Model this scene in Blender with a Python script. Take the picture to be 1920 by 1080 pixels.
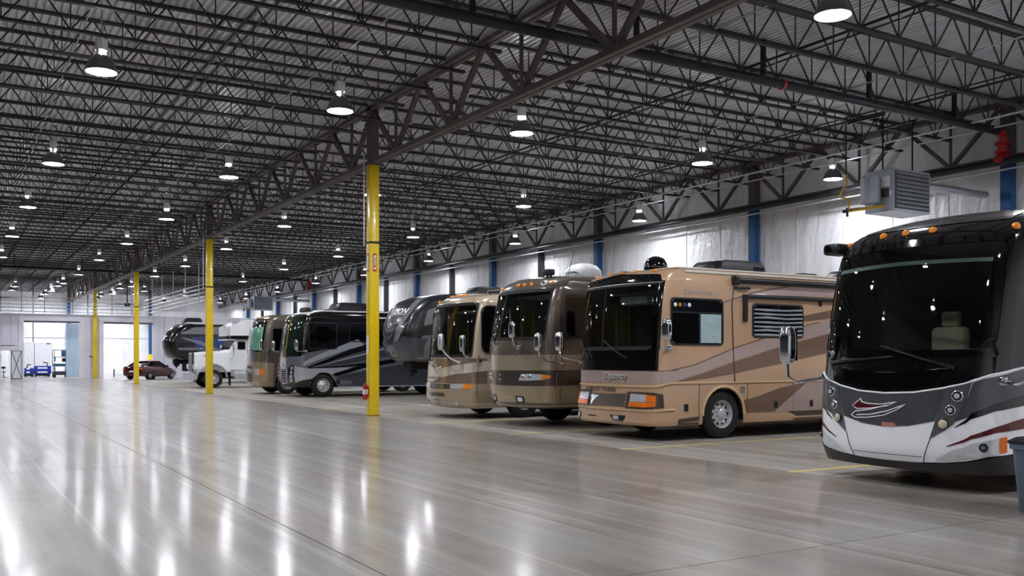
import bpy, bmesh, math, random
from mathutils import Vector, Matrix
random.seed(7)
PI = math.pi
scene = bpy.context.scene
for o in list(bpy.data.objects): bpy.data.objects.remove(o)
COL = scene.collection

# ------------------------------------------------------------------ camera
CAM_H = 1.62
THETA = math.radians(31.25)
cam_d = bpy.data.cameras.new('camera')
cam_d.sensor_width = 36.0
cam_d.lens = 1750.0 / 1920.0 * 36.0
cam_d.shift_y = 131.4 / 1920.0
cam_d.clip_end = 400
cam = bpy.data.objects.new('camera', cam_d); COL.objects.link(cam)
cam.location = (0, 0, CAM_H); cam.rotation_euler = (PI / 2, 0, -THETA)
scene.camera = cam
# ------------------------------------------------------------------ world and exposure
w = bpy.data.worlds.new('world'); scene.world = w; w.use_nodes = True
w.node_tree.nodes['Background'].inputs[0].default_value = (0.9, 0.95, 1, 1)
w.node_tree.nodes['Background'].inputs[1].default_value = 0.05
vs = scene.view_settings
vs.view_transform = 'Standard'; vs.look = 'None'; vs.gamma = 1.0; vs.use_curve_mapping = False
vs.exposure = 1.38
LAMP_STRENGTH = 95.0

# ------------------------------------------------------------------ materials
def srgb(c):
    f = lambda v: v / 12.92 if v <= 0.04045 else ((v + 0.055) / 1.055) ** 2.4
    if isinstance(c, str):
        c = c.lstrip('#'); c = [int(c[i:i + 2], 16) / 255 for i in (0, 2, 4)]
    return tuple(f(v) for v in c) + (1.0,)
MATS = {}
def nd(t, typ, **kw):
    n = t.nodes.new(typ)
    for k, v in kw.items(): setattr(n, k, v)
    return n
def ramp(t, src, stops):
    r = nd(t, 'ShaderNodeValToRGB'); e = r.color_ramp.elements
    while len(e) < len(stops): e.new(0.5)
    for i, (p, c) in enumerate(stops):
        e[i].position = p; e[i].color = c if len(c) == 4 else tuple(c) + (1,)
    t.links.new(src, r.inputs[0]); return r
def mat(name, col, rough=0.5, metal=0.0, coat=0.0, var=0.08, scale=6.0, bump=0.0, bscale=40.0, flake=0):
    if name in MATS: return MATS[name]
    m = bpy.data.materials.new(name); m.use_nodes = True; t = m.node_tree
    b = t.nodes['Principled BSDF']; c = srgb(col)
    tc = nd(t, 'ShaderNodeTexCoord')
    n = nd(t, 'ShaderNodeTexNoise'); n.inputs['Scale'].default_value = scale; n.inputs['Detail'].default_value = 4
    t.links.new(tc.outputs['Object'], n.inputs['Vector'])
    lo = tuple(max(0, v * (1 - var)) for v in c[:3]); hi = tuple(min(1, v * (1 + var)) for v in c[:3])
    r = ramp(t, n.outputs[0], [(0.3, lo), (0.7, hi)])
    t.links.new(r.outputs[0], b.inputs['Base Color'])
    b.inputs['Roughness'].default_value = rough; b.inputs['Metallic'].default_value = metal
    b.inputs['Coat Weight'].default_value = coat; b.inputs['Coat Roughness'].default_value = 0.04
    if bump:
        n2 = nd(t, 'ShaderNodeTexNoise'); n2.inputs['Scale'].default_value = bscale
        t.links.new(tc.outputs['Object'], n2.inputs['Vector'])
        bp = nd(t, 'ShaderNodeBump'); bp.inputs['Strength'].default_value = bump; bp.inputs['Distance'].default_value = 0.01
        t.links.new(n2.outputs[0], bp.inputs['Height']); t.links.new(bp.outputs[0], b.inputs['Normal'])
    MATS[name] = m; return m
def emit(name, col, s):
    m = bpy.data.materials.new(name); m.use_nodes = True; t = m.node_tree
    b = t.nodes['Principled BSDF']; b.inputs['Base Color'].default_value = srgb(col)
    b.inputs['Emission Color'].default_value = srgb(col); b.inputs['Emission Strength'].default_value = s
    MATS[name] = m; return m
def glass(name, tint, ior=1.5, rough=0.02):
    if name in MATS: return MATS[name]
    m = bpy.data.materials.new(name); m.use_nodes = True; t = m.node_tree
    t.nodes.remove(t.nodes['Principled BSDF']); out = t.nodes['Material Output']
    tr = nd(t, 'ShaderNodeBsdfTransparent'); tr.inputs[0].default_value = srgb(tint)
    gl = nd(t, 'ShaderNodeBsdfGlossy'); gl.inputs['Roughness'].default_value = rough
    fr = nd(t, 'ShaderNodeFresnel'); fr.inputs[0].default_value = ior
    mx = nd(t, 'ShaderNodeMixShader')
    t.links.new(fr.outputs[0], mx.inputs[0]); t.links.new(tr.outputs[0], mx.inputs[1]); t.links.new(gl.outputs[0], mx.inputs[2])
    t.links.new(mx.outputs[0], out.inputs[0]); MATS[name] = m; return m
def concrete(name, dark, light, r0, r1, streak=0.5, spec=0.5, coat=0.0):
    m = bpy.data.materials.new(name); m.use_nodes = True; t = m.node_tree; b = t.nodes['Principled BSDF']
    g = nd(t, 'ShaderNodeNewGeometry')
    def noise(sx, sy, sc, det=5, rgh=0.6):
        mp = nd(t, 'ShaderNodeMapping'); mp.inputs['Scale'].default_value = (sx, sy, 1)
        t.links.new(g.outputs['Position'], mp.inputs[0])
        n = nd(t, 'ShaderNodeTexNoise'); n.inputs['Scale'].default_value = sc; n.inputs['Detail'].default_value = det
        n.inputs['Roughness'].default_value = rgh; t.links.new(mp.outputs[0], n.inputs['Vector']); return n
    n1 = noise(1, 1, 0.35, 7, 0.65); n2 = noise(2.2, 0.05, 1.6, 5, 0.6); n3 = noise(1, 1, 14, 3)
    oi = nd(t, 'ShaderNodeObjectInfo')
    base = ramp(t, n1.outputs[0], [(0.3, srgb(dark)), (0.7, srgb(light))])
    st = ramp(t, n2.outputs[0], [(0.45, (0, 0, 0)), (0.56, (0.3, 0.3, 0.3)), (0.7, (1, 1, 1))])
    mx = nd(t, 'ShaderNodeMix', data_type='RGBA', blend_type='MIX')
    ml = nd(t, 'ShaderNodeMath', operation='MULTIPLY'); ml.inputs[1].default_value = streak
    t.links.new(st.outputs[0], ml.inputs[0]); t.links.new(ml.outputs[0], mx.inputs[0])
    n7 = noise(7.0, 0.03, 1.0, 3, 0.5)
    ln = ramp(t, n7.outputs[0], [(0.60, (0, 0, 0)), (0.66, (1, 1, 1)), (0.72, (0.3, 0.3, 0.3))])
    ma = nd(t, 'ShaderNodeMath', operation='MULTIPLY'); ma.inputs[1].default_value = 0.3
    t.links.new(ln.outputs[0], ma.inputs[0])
    n8 = noise(0.8, 0.3, 1.3, 6, 0.7)
    mo = ramp(t, n8.outputs[0], [(0.35, srgb('#6f6458')), (0.5, srgb('#8b857d')), (0.65, srgb('#868a85'))])
    mm = nd(t, 'ShaderNodeMix', data_type='RGBA', blend_type='MIX'); mm.inputs[0].default_value = 0.7
    t.links.new(base.outputs[0], mm.inputs[6]); t.links.new(mo.outputs[0], mm.inputs[7])
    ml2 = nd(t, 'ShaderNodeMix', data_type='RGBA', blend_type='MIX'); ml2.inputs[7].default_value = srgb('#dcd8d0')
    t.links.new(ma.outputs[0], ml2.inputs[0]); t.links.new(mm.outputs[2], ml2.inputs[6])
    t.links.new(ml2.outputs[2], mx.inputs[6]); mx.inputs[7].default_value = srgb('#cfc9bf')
    hs = nd(t, 'ShaderNodeHueSaturation')
    mr = nd(t, 'ShaderNodeMapRange'); mr.inputs[3].default_value = 0.9; mr.inputs[4].default_value = 1.08
    t.links.new(oi.outputs['Random'], mr.inputs[0]); t.links.new(mr.outputs[0], hs.inputs['Value'])
    t.links.new(mx.outputs[2], hs.inputs['Color']); t.links.new(hs.outputs[0], b.inputs['Base Color'])
    rr = nd(t, 'ShaderNodeMapRange'); rr.inputs[1].default_value = 0.3; rr.inputs[2].default_value = 0.75
    rr.inputs[3].default_value = r0; rr.inputs[4].default_value = r1
    ad = nd(t, 'ShaderNodeMath', operation='ADD'); hf = nd(t, 'ShaderNodeMath', operation='MULTIPLY'); hf.inputs[1].default_value = 0.5
    n5 = noise(1.3, 0.25, 0.5, 2); t.links.new(n1.outputs[0], ad.inputs[0]); t.links.new(n5.outputs[0], ad.inputs[1]); t.links.new(ad.outputs[0], hf.inputs[0])
    t.links.new(hf.outputs[0], rr.inputs[0]); t.links.new(rr.outputs[0], b.inputs['Roughness'])
    n4 = noise(1, 0.6, 1.1, 3)
    bp = nd(t, 'ShaderNodeBump'); bp.inputs['Strength'].default_value = 0.06; bp.inputs['Distance'].default_value = 0.01
    a2 = nd(t, 'ShaderNodeMath', operation='MULTIPLY_ADD'); a2.inputs[1].default_value = 0.04
    t.links.new(n3.outputs[0], a2.inputs[0]); t.links.new(n4.outputs[0], a2.inputs[2])
    t.links.new(a2.outputs[0], bp.inputs['Height'])
    if not coat: t.links.new(bp.outputs[0], b.inputs['Normal'])
    b.inputs['Specular IOR Level'].default_value = spec
    b.inputs['Coat Weight'].default_value = coat; b.inputs['Coat Roughness'].default_value = 0.13
    MATS[name] = m; return m
def sheeting(name, col, strength):
    m = bpy.data.materials.new(name); m.use_nodes = True; t = m.node_tree; b = t.nodes['Principled BSDF']
    g = nd(t, 'ShaderNodeNewGeometry')
    def noise(s, sc, det, dist=0.0):
        mp = nd(t, 'ShaderNodeMapping'); mp.inputs['Scale'].default_value = s
        t.links.new(g.outputs['Position'], mp.inputs[0])
        n = nd(t, 'ShaderNodeTexNoise'); n.inputs['Scale'].default_value = sc; n.inputs['Detail'].default_value = det
        n.inputs['Distortion'].default_value = dist
        t.links.new(mp.outputs[0], n.inputs['Vector']); return n
    a = noise((1, 1, 0.3), 1.5, 5, 1.2); c = noise((1, 1, 0.8), 4.0, 3, 0.6)
    r = ramp(t, a.outputs[0], [(0.3, tuple(v * 0.86 for v in srgb(col)[:3])), (0.7, srgb(col))])
    t.links.new(r.outputs[0], b.inputs['Base Color']); b.inputs['Roughness'].default_value = 0.38
    ma = nd(t, 'ShaderNodeMath', operation='MULTIPLY_ADD'); ma.inputs[1].default_value = 0.3
    t.links.new(c.outputs[0], ma.inputs[0]); t.links.new(a.outputs[0], ma.inputs[2])
    bp = nd(t, 'ShaderNodeBump'); bp.inputs['Strength'].default_value = strength; bp.inputs['Distance'].default_value = 0.25
    t.links.new(ma.outputs[0], bp.inputs['Height']); t.links.new(bp.outputs[0], b.inputs['Normal'])
    MATS[name] = m; return m

# ------------------------------------------------------------------ mesh helpers
class MB:
    def __init__(s): s.v = []; s.f = []
    def add(s, V, F):
        n = len(s.v); s.v += [tuple(p) for p in V]; s.f += [tuple(i + n for i in q) for q in F]; return s
    def box(s, x0, x1, y0, y1, z0, z1, bev=0.0, seg=2):
        if bev <= 0:
            V = [(x, y, z) for z in (z0, z1) for y in (y0, y1) for x in (x0, x1)]
            return s.add(V, [(0, 2, 3, 1), (4, 5, 7, 6), (0, 1, 5, 4), (2, 6, 7, 3), (0, 4, 6, 2), (1, 3, 7, 5)])
        bm = bmesh.new(); bmesh.ops.create_cube(bm, size=1)
        for v in bm.verts:
            v.co = Vector(((x0 + x1) / 2 + v.co.x * (x1 - x0), (y0 + y1) / 2 + v.co.y * (y1 - y0), (z0 + z1) / 2 + v.co.z * (z1 - z0)))
        bmesh.ops.bevel(bm, geom=list(bm.edges), offset=bev, segments=seg, profile=0.5, affect='EDGES')
        bm.verts.index_update()
        s.add([v.co[:] for v in bm.verts], [[v.index for v in f.verts] for f in bm.faces]); bm.free(); return s
    def bar(s, a, b, wid, hgt=None, up=(0, 0, 1)):
        hgt = hgt or wid; a = Vector(a); b = Vector(b); d = (b - a).normalized(); u = Vector(up)
        if abs(d.dot(u)) > 0.98: u = Vector((1, 0, 0)) if abs(d.x) < 0.9 else Vector((0, 1, 0))
        r = d.cross(u).normalized() * wid / 2; u = r.cross(d).normalized() * hgt / 2
        V = [p + i * r + j * u for p in (a, b) for i, j in ((-1, -1), (1, -1), (1, 1), (-1, 1))]
        return s.add(V, [(0, 1, 2, 3), (7, 6, 5, 4), (0, 4, 5, 1), (1, 5, 6, 2), (2, 6, 7, 3), (3, 7, 4, 0)])
    def tube(s, pts, r, n=8, cap=True):
        pts = [Vector(p) for p in pts]; rs = r if isinstance(r, (list, tuple)) else [r] * len(pts)
        V = []; F = []; prev = None
        for i, p in enumerate(pts):
            d = (pts[min(i + 1, len(pts) - 1)] - pts[max(i - 1, 0)]).normalized()
            if prev is None:
                u = Vector((0, 0, 1)) if abs(d.z) < 0.9 else Vector((1, 0, 0))
            else: u = prev
            u = (u - d * u.dot(d)).normalized(); prev = u; q = d.cross(u)
            for k in range(n):
                a = 2 * PI * k / n; V.append(p + (u * math.cos(a) + q * math.sin(a)) * rs[i])
        for i in range(len(pts) - 1):
            for k in range(n):
                F.append((i * n + k, i * n + (k + 1) % n, (i + 1) * n + (k + 1) % n, (i + 1) * n + k))
        if cap: F.append(tuple(range(n))); F.append(tuple(range((len(pts) - 1) * n, len(pts) * n)))
        return s.add(V, F)
    def lathe(s, prof, n=24, axis='z', c=(0, 0, 0), cap=True):
        V = []; F = []
        for (r, h) in prof:
            for k in range(n):
                a = 2 * PI * k / n; x, y = r * math.cos(a), r * math.sin(a)
                p = {'z': (x, y, h), 'y': (x, h, y), 'x': (h, x, y)}[axis]
                V.append((p[0] + c[0], p[1] + c[1], p[2] + c[2]))
        for i in range(len(prof) - 1):
            for k in range(n): F.append((i * n + k, i * n + (k + 1) % n, (i + 1) * n + (k + 1) % n, (i + 1) * n + k))
        if cap:
            if prof[0][0] > 1e-4: F.append(tuple(range(n)))
            if prof[-1][0] > 1e-4: F.append(tuple(range((len(prof) - 1) * n, len(prof) * n)))
        return s.add(V, F)
    def prism(s, poly, axis, a, b):
        f = {'x': lambda p, h: (h, p[0], p[1]), 'y': lambda p, h: (p[0], h, p[1]), 'z': lambda p, h: (p[0], p[1], h)}[axis]
        n = len(poly); V = [f(p, a) for p in poly] + [f(p, b) for p in poly]
        F = [tuple(range(n)), tuple(range(n, 2 * n))] + [(i, (i + 1) % n, n + (i + 1) % n, n + i) for i in range(n)]
        return s.add(V, F)
    def mesh(s, name, m, smooth=None):
        me = bpy.data.meshes.new(name); me.from_pydata(s.v, [], s.f); me.update()
        bm = bmesh.new(); bm.from_mesh(me); bmesh.ops.remove_doubles(bm, verts=bm.verts, dist=1e-5)
        bmesh.ops.recalc_face_normals(bm, faces=bm.faces); bm.to_mesh(me); bm.free()
        if smooth:
            me.polygons.foreach_set('use_smooth', [True] * len(me.polygons)); me.set_sharp_from_angle(angle=math.radians(smooth))
        me.materials.append(m if not isinstance(m, str) else MATS[m]); return me
    def build(s, name, m, parent=None, smooth=None):
        return link(name, s.mesh(name, m, smooth), parent)
def link(name, me, parent=None):
    o = bpy.data.objects.new(name, me); COL.objects.link(o)
    if parent: o.parent = parent
    return o
def empty(name, loc=(0, 0, 0), rz=0.0, parent=None):
    o = bpy.data.objects.new(name, None); COL.objects.link(o); o.location = loc; o.rotation_euler = (0, 0, rz)
    o.empty_display_size = 0.2
    if parent: o.parent = parent
    return o
def tag(o, label=None, cat=None, group=None, kind=None):
    if label: o['label'] = label
    if cat: o['category'] = cat
    if group: o['group'] = group
    if kind: o['kind'] = kind
    return o
def copy_tree(o, parent=None):
    c = o.copy(); COL.objects.link(c); c.parent = parent
    for ch in o.children: copy_tree(ch, c)
    return c

# ------------------------------------------------------------------ palette
mat('deck', '#dcdbe0', 0.42, 0.45, var=0.1, scale=0.8)
mat('joist_steel', '#3b3735', 0.55, 0.2, var=0.25, scale=1.2)
mat('girder_steel', '#5b5350', 0.5, 0.2, var=0.18, scale=1.5)
mat('yellow_paint', '#f2cf14', 0.28, 0, 0.3, var=0.05)
mat('blue_paint', '#0d4c86', 0.4, var=0.06)
mat('dark_pipe', '#24262b', 0.35, 0.3)
mat('galv', '#b9bdc2', 0.35, 0.7)
mat('conduit', '#c9ccd0', 0.35, 0.5)
mat('white_enamel', '#e9ebee', 0.4)
mat('reflector', '#77777a', 0.35, 0.6)
mat('red_paint', '#b01c20', 0.35, 0, 0.2)
mat('panel_grey', '#e4e4f0', 0.45, var=0.03)
mat('panel_trim', '#ececf5', 0.45, var=0.03)
mat('dark_line', '#55565e', 0.6)
mat('line_yellow', '#d6c56a', 0.6, var=0.15, scale=3)
mat('joint', '#57534f', 0.8); mat('unseen_wall_grey', '#77787c', 0.7, bump=0.3)
mat('rubber', '#141416', 0.65)
mat('black_plastic', '#17181b', 0.4, bump=0.2)
mat('black_gloss', '#050507', 0.06, 0, 0.6, var=0.0)
mat('chrome', '#d8dbe0', 0.07, 1.0, var=0.03)
mat('alu', '#dfe2e6', 0.34, 0.8, var=0.06)
mat('amber', '#f0901c', 0.2, 0, 0.5, var=0.1)
mat('orange_lens', '#e8761a', 0.2, 0, 0.5, var=0.1)
mat('clear_lens', '#d9dde0', 0.12, 0.35, 0.6, var=0.12, scale=20)
mat('headlight_bowl', '#9a9ea4', 0.15, 0.8)
mat('underbody', '#101012', 0.8)
mat('white_print', '#f0f0f2', 0.4, var=0.0)
mat('black_print', '#2a241f', 0.5, var=0.0)
glass('windshield_glass', '#e2ece9')
glass('side_glass', '#8f9a9c')
mat('dark_glass', '#07090c', 0.05, 0, 0.3, var=0.0)
emit('lamp_glow', '#f6f8ff', LAMP_STRENGTH); emit('added_uplight', '#f6f8ff', LAMP_STRENGTH * 1.2)
concrete('polished_concrete', '#77706a', '#9a938b', 0.30, 0.38, 0.42, 0.5, 0.5)
concrete('dusty_concrete', '#8b857d', '#aaa49a', 0.34, 0.55, 0.6, 0.4)
sheeting('wall_sheet', '#f1f2f5', 0.55)

# ------------------------------------------------------------------ grid of the building
XC = 10.28; XW = 25.4; YB = 24.5; BAY = 19.05; YP = 81.65; YE = 100.7
XL = -5.0; Y0 = -5.0; XF = -20.0
Z_DECK = 8.75; Z_JB = 7.9; Z_GT = 8.62; Z_GB = 7.12

# floor: slabs with real joints
floor = MB().box(XF - .3, XW + .3, Y0 - .3, YE + .3, -0.3, -0.02).build('floor', 'joint'); tag(floor, kind='structure')
xs = [XF, -12.5, XL, -.95, 2.8, 6.54, XC, 14.06, 17.84, 21.62, XW]
ys = [Y0] + [5.5 + 9.525 * i for i in range(10)] + [YE]
for i in range(len(xs) - 1):
    for j in range(len(ys) - 1):
        g = 0.006
        o = MB().box(xs[i] + g, xs[i + 1] - g, ys[j] + g, ys[j + 1] - g, -0.1, 0.0).build('floor_slab', 'dusty_concrete' if xs[i] > 10 and j < 8 else 'polished_concrete', floor)
for k in range(-1, 14):
    y = 9.28 + 3.87 * k
    if y > 62: break
    tag(MB().box(XC - .05, 24.0, y - .05, y + .05, 0.0005, 0.002).build('parking_line', 'line_yellow', floor))

# walls
def wall(name, x0, x1, y0, y1, m, z1=8.9, z0=0):
    return tag(MB().box(x0, x1, y0, y1, z0, z1).build(name, m), kind='structure')
wall_right = wall('wall_right', XW, XW + .25, Y0, YE, 'wall_sheet')
wall_far = wall('wall_far', XF, XW + .25, YE, YE + .25, 'wall_sheet')
wall_left = wall('wall_left', XF - .25, XF, Y0, YE, 'unseen_wall_grey')  # unseen wall, set far back and greyed so windshields reflect dark
wall_back = wall('wall_back', XF - .25, XW + .25, Y0 - .25, Y0, 'wall_sheet')
# vertical seams of the vinyl sheeting, lapped strips
y = Y0 + 1.0
me = MB().box(-.02, .0, -.035, .035, 0, 8.6).mesh('sheet_seam', 'wall_sheet')
while y < YE:
    o = link('sheet_seam', me, wall_right); o.location = (XW, y, 0); y += 1.905
me = MB().box(-.035, .035, -.02, 0, 0, 8.6).mesh('sheet_seam', 'wall_sheet')
x = XL + .7
while x < XW:
    o = link('sheet_seam', me, wall_far); o.location = (x, YE, 0); x += 1.905
# horizontal girts seen through the sheeting on the far wall
for z in (3.6, 5.6, 6.5):
    MB().box(XL, XW, YE - .05, YE - .01, z - .03, z + .03).build('girt', 'galv', wall_far)

# ceiling: corrugated deck, ribs along Y
d = MB(); V = []; F = []; x = XF; prof = []
while x < XW + .2:
    prof += [(x, 0), (x + .05, 0), (x + .07, .075), (x + .132, .075)]; x += .152
for (px, pz) in prof: V += [(px, Y0 - .2, Z_DECK + pz), (px, YE + .2, Z_DECK + pz)]
for i in range(len(prof) - 1): F.append((2 * i, 2 * i + 1, 2 * i + 3, 2 * i + 2))
ceiling = d.add(V, F).build('ceiling', 'deck'); tag(ceiling, kind='structure')
MB().box(XF - .3, XW + .3, Y0 - .3, YE + .3, 8.9, 9.0).build('roof_cover', 'deck', ceiling)

# joists
def joist_meshes(length):
    tc = MB(); bc = MB(); wb = MB()
    for s in (-.03, .03):
        tc.box(0, length, s - .022, s + .022, Z_DECK - .07, Z_DECK - .004)
        bc.box(.35, length - .35, s - .022, s + .022, Z_JB, Z_JB + .055)
    n = int(round((length - .9) / 1.2)); p = (length - .9) / n; zt = Z_DECK - .04; zb = Z_JB + .03
    for i in range(n):
        a = .45 + i * p; mcen = a + p / 2
        wb.bar((a, 0, zt), (mcen, 0, zb), .028); wb.bar((mcen, 0, zb), (a + p, 0, zt), .028)
        wb.bar((mcen, 0, zb), (mcen, 0, zt), .022)
    return tc.mesh('top_chord', 'joist_steel'), bc.mesh('bottom_chord', 'joist_steel'), wb.mesh('web', 'joist_steel')
J = {'r': joist_meshes(XW - XC - .3), 'l': joist_meshes(XC - XL - .3)}
yj = []
y = YB - 18 * BAY / 12
while y < YE - .3:
    yj.append(y); y += BAY / 12
for y in yj:
    for side, x0 in (('r', XC + .15), ('l', XL + .15), ('l', XF - .1)):
        t, b, wme = J[side]
        root = link('roof_joist', t, ceiling); root.location = (x0, y, 0)
        link('bottom_chord', b, root); tag(link('web', wme, root), kind='stuff')
# bridging rods between joists, along Y
for x in (XC - 5.2, XC - 10.2, XC + 5.0, XC + 10.1):
    MB().bar((x, yj[0], Z_JB + .07), (x, yj[-1], Z_JB + .07), .03).build('bridging_rod', 'joist_steel', ceiling)

# girders
def girder(name, x, web_w, parent, ycols):
    root = empty(name, (x, 0, 0), 0, parent)
    lo, hi = yj[0] - 1, YE
    for s in (-.075, .075):
        MB().box(s - .055, s + .055, lo, hi, Z_GT - .05, Z_GT + .05).build('top_chord', 'girder_steel', root)
        MB().box(s - .06, s + .06, lo, hi, Z_GB - .07, Z_GB + .05).build('bottom_chord', 'girder_steel', root)
    p = BAY / 6
    me1 = MB().bar((0, -p / 2, Z_GT), (0, 0, Z_GB), web_w).mesh('web_diagonal', 'girder_steel')
    me2 = MB().bar((0, p / 2, Z_GT), (0, 0, Z_GB), web_w).mesh('web_diagonal', 'girder_steel')
    me3 = MB().bar((0, 0, Z_GT), (0, 0, Z_GB), web_w * .6).mesh('web_vertical', 'girder_steel')
    y = YB - 9 * p + p / 2
    while y < YE:
        for nme, me in (('web_diagonal', me1), ('web_diagonal', me2), ('web_vertical', me3)):
            o = link(nme, me, root); o.location = (0, y, 0)
        y += p
    return root
girder('roof_girder', XC, .11, ceiling, None)
girder('roof_girder', XL + .1, .11, ceiling, None)
girder('wall_girder', XW - .45, .10, ceiling, None)

# yellow columns on the bay line
pos_lab = ['closest yellow steel column, with a red extinguisher hung on it', 'yellow steel column in front of the white truck cab, second from the camera',
           'yellow steel column in front of the dark red car', 'farthest yellow steel column, between the two partition doorways']
cols = []
for n in range(5):
    y = YB + BAY * n
    if n == 4: y = YE - .35
    c = empty('steel_column', (XC, y, 0))
    a = .14
    sh = MB()
    sh.box(-a, a, -a, a, 0.012, 7.05 if n < 4 else 2.0, 0.012, 2).build('yellow_shaft', 'yellow_paint', c, 40)
    if n == 4: MB().box(-a, a, -a, a, 2.0, 7.05, .012).build('blue_shaft', 'blue_paint', c)
    MB().box(-a - .02, a + .02, -a - .02, a + .02, 0, .012).build('base_plate', 'joint', c)
    MB().box(-.13, .13, -.13, .13, 7.05, Z_GT + .08).build('upper_shaft', 'girder_steel', c)
    MB().box(-.2, .2, -.2, .2, 7.03, 7.06).build('cap_plate', 'girder_steel', c)
    if n < 3:
        MB().box(-a - .006, a + .006, -a - .006, a + .006, 4.83, 4.89).build('strap_band', 'rubber', c)
    tag(c, pos_lab[n] if n < 4 else 'blue painted column at the far white wall behind the partition', 'column', 'columns on the bay line')
    cols.append(c)
# extra yellow column off frame for the bay at the camera
# signs and extinguisher on the nearest column
c = cols[0]
s = MB().box(-.055, .055, -.148, -.142, 4.05, 4.55).build('extinguisher_sign', 'red_paint', c)
MB().box(-.035, .035, -.151, -.149, 4.1, 4.5).build('sign_face', 'white_print', s)
MB().bar((0, -.152, 4.2), (0, -.152, 4.45), .022, .004, (0, 1, 0)).add([(-.03, -.153, 4.22), (.03, -.153, 4.22), (0, -.153, 4.13)], [(0, 1, 2)]).build('sign_arrow', 'red_paint', s)
s = MB().box(-.148, -.142, -.06, .06, 4.05, 4.55).build('extinguisher_sign', 'red_paint', c)
MB().box(-.151, -.149, -.04, .04, 4.1, 4.5).build('sign_face', 'white_print', s)
MB().box(-.148, -.143, -.05, .09, 1.75, 2.25).build('notice_sheet', 'white_print', c)
s = MB().box(-.148, -.142, -.06, .06, 4.0, 4.4).build('extinguisher_sign', 'red_paint', cols[2])
for k in (0, 1, 2):
    MB().tube([(-.28, -.05, 7.3), (-.28, -.05, 4.75)], .02, 8).build('conduit', 'conduit', cols[k], 40)
ex = empty('fire_extinguisher', (XC - .235, YB - .02, .46)); ex.scale = (.72, .72, .72)
MB().lathe([(.0, 0), (.085, 0), (.095, .03), (.095, .5), (.075, .58), (.035, .62), (.03, .66)], 20).build('cylinder', 'red_paint', ex, 40)
MB().lathe([(.097, .2), (.098, .3), (.097, .4)], 20, cap=False).build('label_band', 'white_print', ex, 40)
MB().box(-.03, .03, -.02, .02, .66, .72, .006).bar((0, 0, .72), (-.14, 0, .76), .025).bar((0, 0, .70), (-.12, 0, .68), .02).build('valve_handle', 'black_plastic', ex)
MB().tube([(.0, -.03, .69), (-.02, -.1, .66), (-.02, -.125, .5), (-.02, -.115, .2)], .012, 8).build('hose', 'rubber', ex, 40)
MB().box(.09, .127, -.05, .05, .1, .5).build('bracket', 'red_paint', ex)
tag(ex, 'red fire extinguisher hung low on the nearest yellow column', 'fire extinguisher')

# wall columns (blue below the girder, grey above)
def wall_col(x, y, lab, parent_kind=True, rz=0):
    c = empty('wall_column', (x, y, 0), rz)
    MB().box(-.13, .13, -.15, -.13, 0, 7.0).box(-.13, .13, .13, .15, 0, 7.0).box(-.012, .012, -.13, .13, 0, 7.0).box(-.13, .13, -.132, .132, 0, 7.0).build('blue_shaft', 'blue_paint', c)
    MB().box(-.13, .13, -.15, .15, 7.0, 8.6).build('grey_shaft', 'girder_steel', c)
    tag(c, lab, 'column', 'blue columns along the wall')
names = ['behind the rounded black motorhome', 'above the rear of the tan motorhome', 'between the taupe and tan motorhomes', 'behind the roof of the beige motorhome', 'farther along, beyond the beige motorhome']
for k, y in enumerate([15.0 + 9.525 * i for i in range(9)]):
    wall_col(XW - .2, y, 'blue steel wall column %s' % (names[k] if k < 5 else 'number %d from the camera along the right wall' % (k + 1)))
wall_col((XC + XW) / 2, YE - .2, 'blue wall column on the far wall seen through the right doorway')
MB().box(-.16, .16, -.18, .18, .02, 2.0).build('yellow_guard', 'yellow_paint', bpy.data.objects['wall_column.009'])
# dark thin wind columns between the blue ones
for k in range(8):
    y = 19.76 + 9.525 * k
    if k < 2: continue
    tag(MB().box(XW - .3, XW - .06, y - .09, y + .09, 0, 7.0).build('wind_column', 'dark_pipe'), 'dark steel wind column %d from the camera against the white wall' % (k + 1), 'column', 'dark wind columns')

# ------------------------------------------------------------------ pipes
def pipe(name, pts, r, m, lab, cat='pipe', n=12, group=None):
    return tag(MB().tube(pts, r, n).build(name, m, None, 40), lab, cat, group)
def roof_pipe(name, pts, r, m, n=8): return MB().tube(pts, r, n).build(name, m, ceiling, 40)
for k, (yy, lab) in enumerate(((14.9, 'thick dark sprinkler main crossing the roof nearest the camera'), (72.0, 'dark sprinkler main crossing the roof near the far partition'))):
    p = empty('sprinkler_main', (0, yy, 7.82)); tag(p, lab, 'pipe', 'sprinkler mains')
    MB().tube([(XL + .2, 0, 0), (24.6, 0, 0)], .11, 14).build('pipe', 'dark_pipe', p, 40)
    MB().tube([(XL + .2, .22, .16), (24.3, .22, .16)], .035, 8).build('branch_pipe', 'galv', p, 40)
    for x in (0, 4, 8.2, 12.0, 15.6, 19.2, 22.6):
        MB().box(x - .04, x + .04, -.05, .05, .09, .9).build('hanger', 'dark_pipe', p)
    MB().lathe([(.125, -.05), (.125, .05)], 14, 'x', (16.2, 0, 0)).build('coupling', 'red_paint', p, 40)
    # red riser at the wall end
    MB().tube([(24.55, 0, 0), (24.72, 0, -.05), (24.78, 0, -.2), (24.78, 0, -.75)], .12, 14).build('riser_elbow', 'red_paint', p, 40)
    MB().lathe([(.2, -.28), (.2, -.36), (.13, -.36), (.13, -.5), (.2, -.5), (.2, -.58), (.14, -.6), (.26, -.74), (.26, -.86), (.12, -.9)], 16, 'z', (24.78, 0, 0)).build('valve_flange', 'red_paint', p, 40)
pipe('wall_main', [(24.65, Y0 + .3, 6.98), (24.65, YE - .4, 6.98)], .1, 'dark_pipe', 'long dark pipe running along the right wall under the wall girder')
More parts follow.
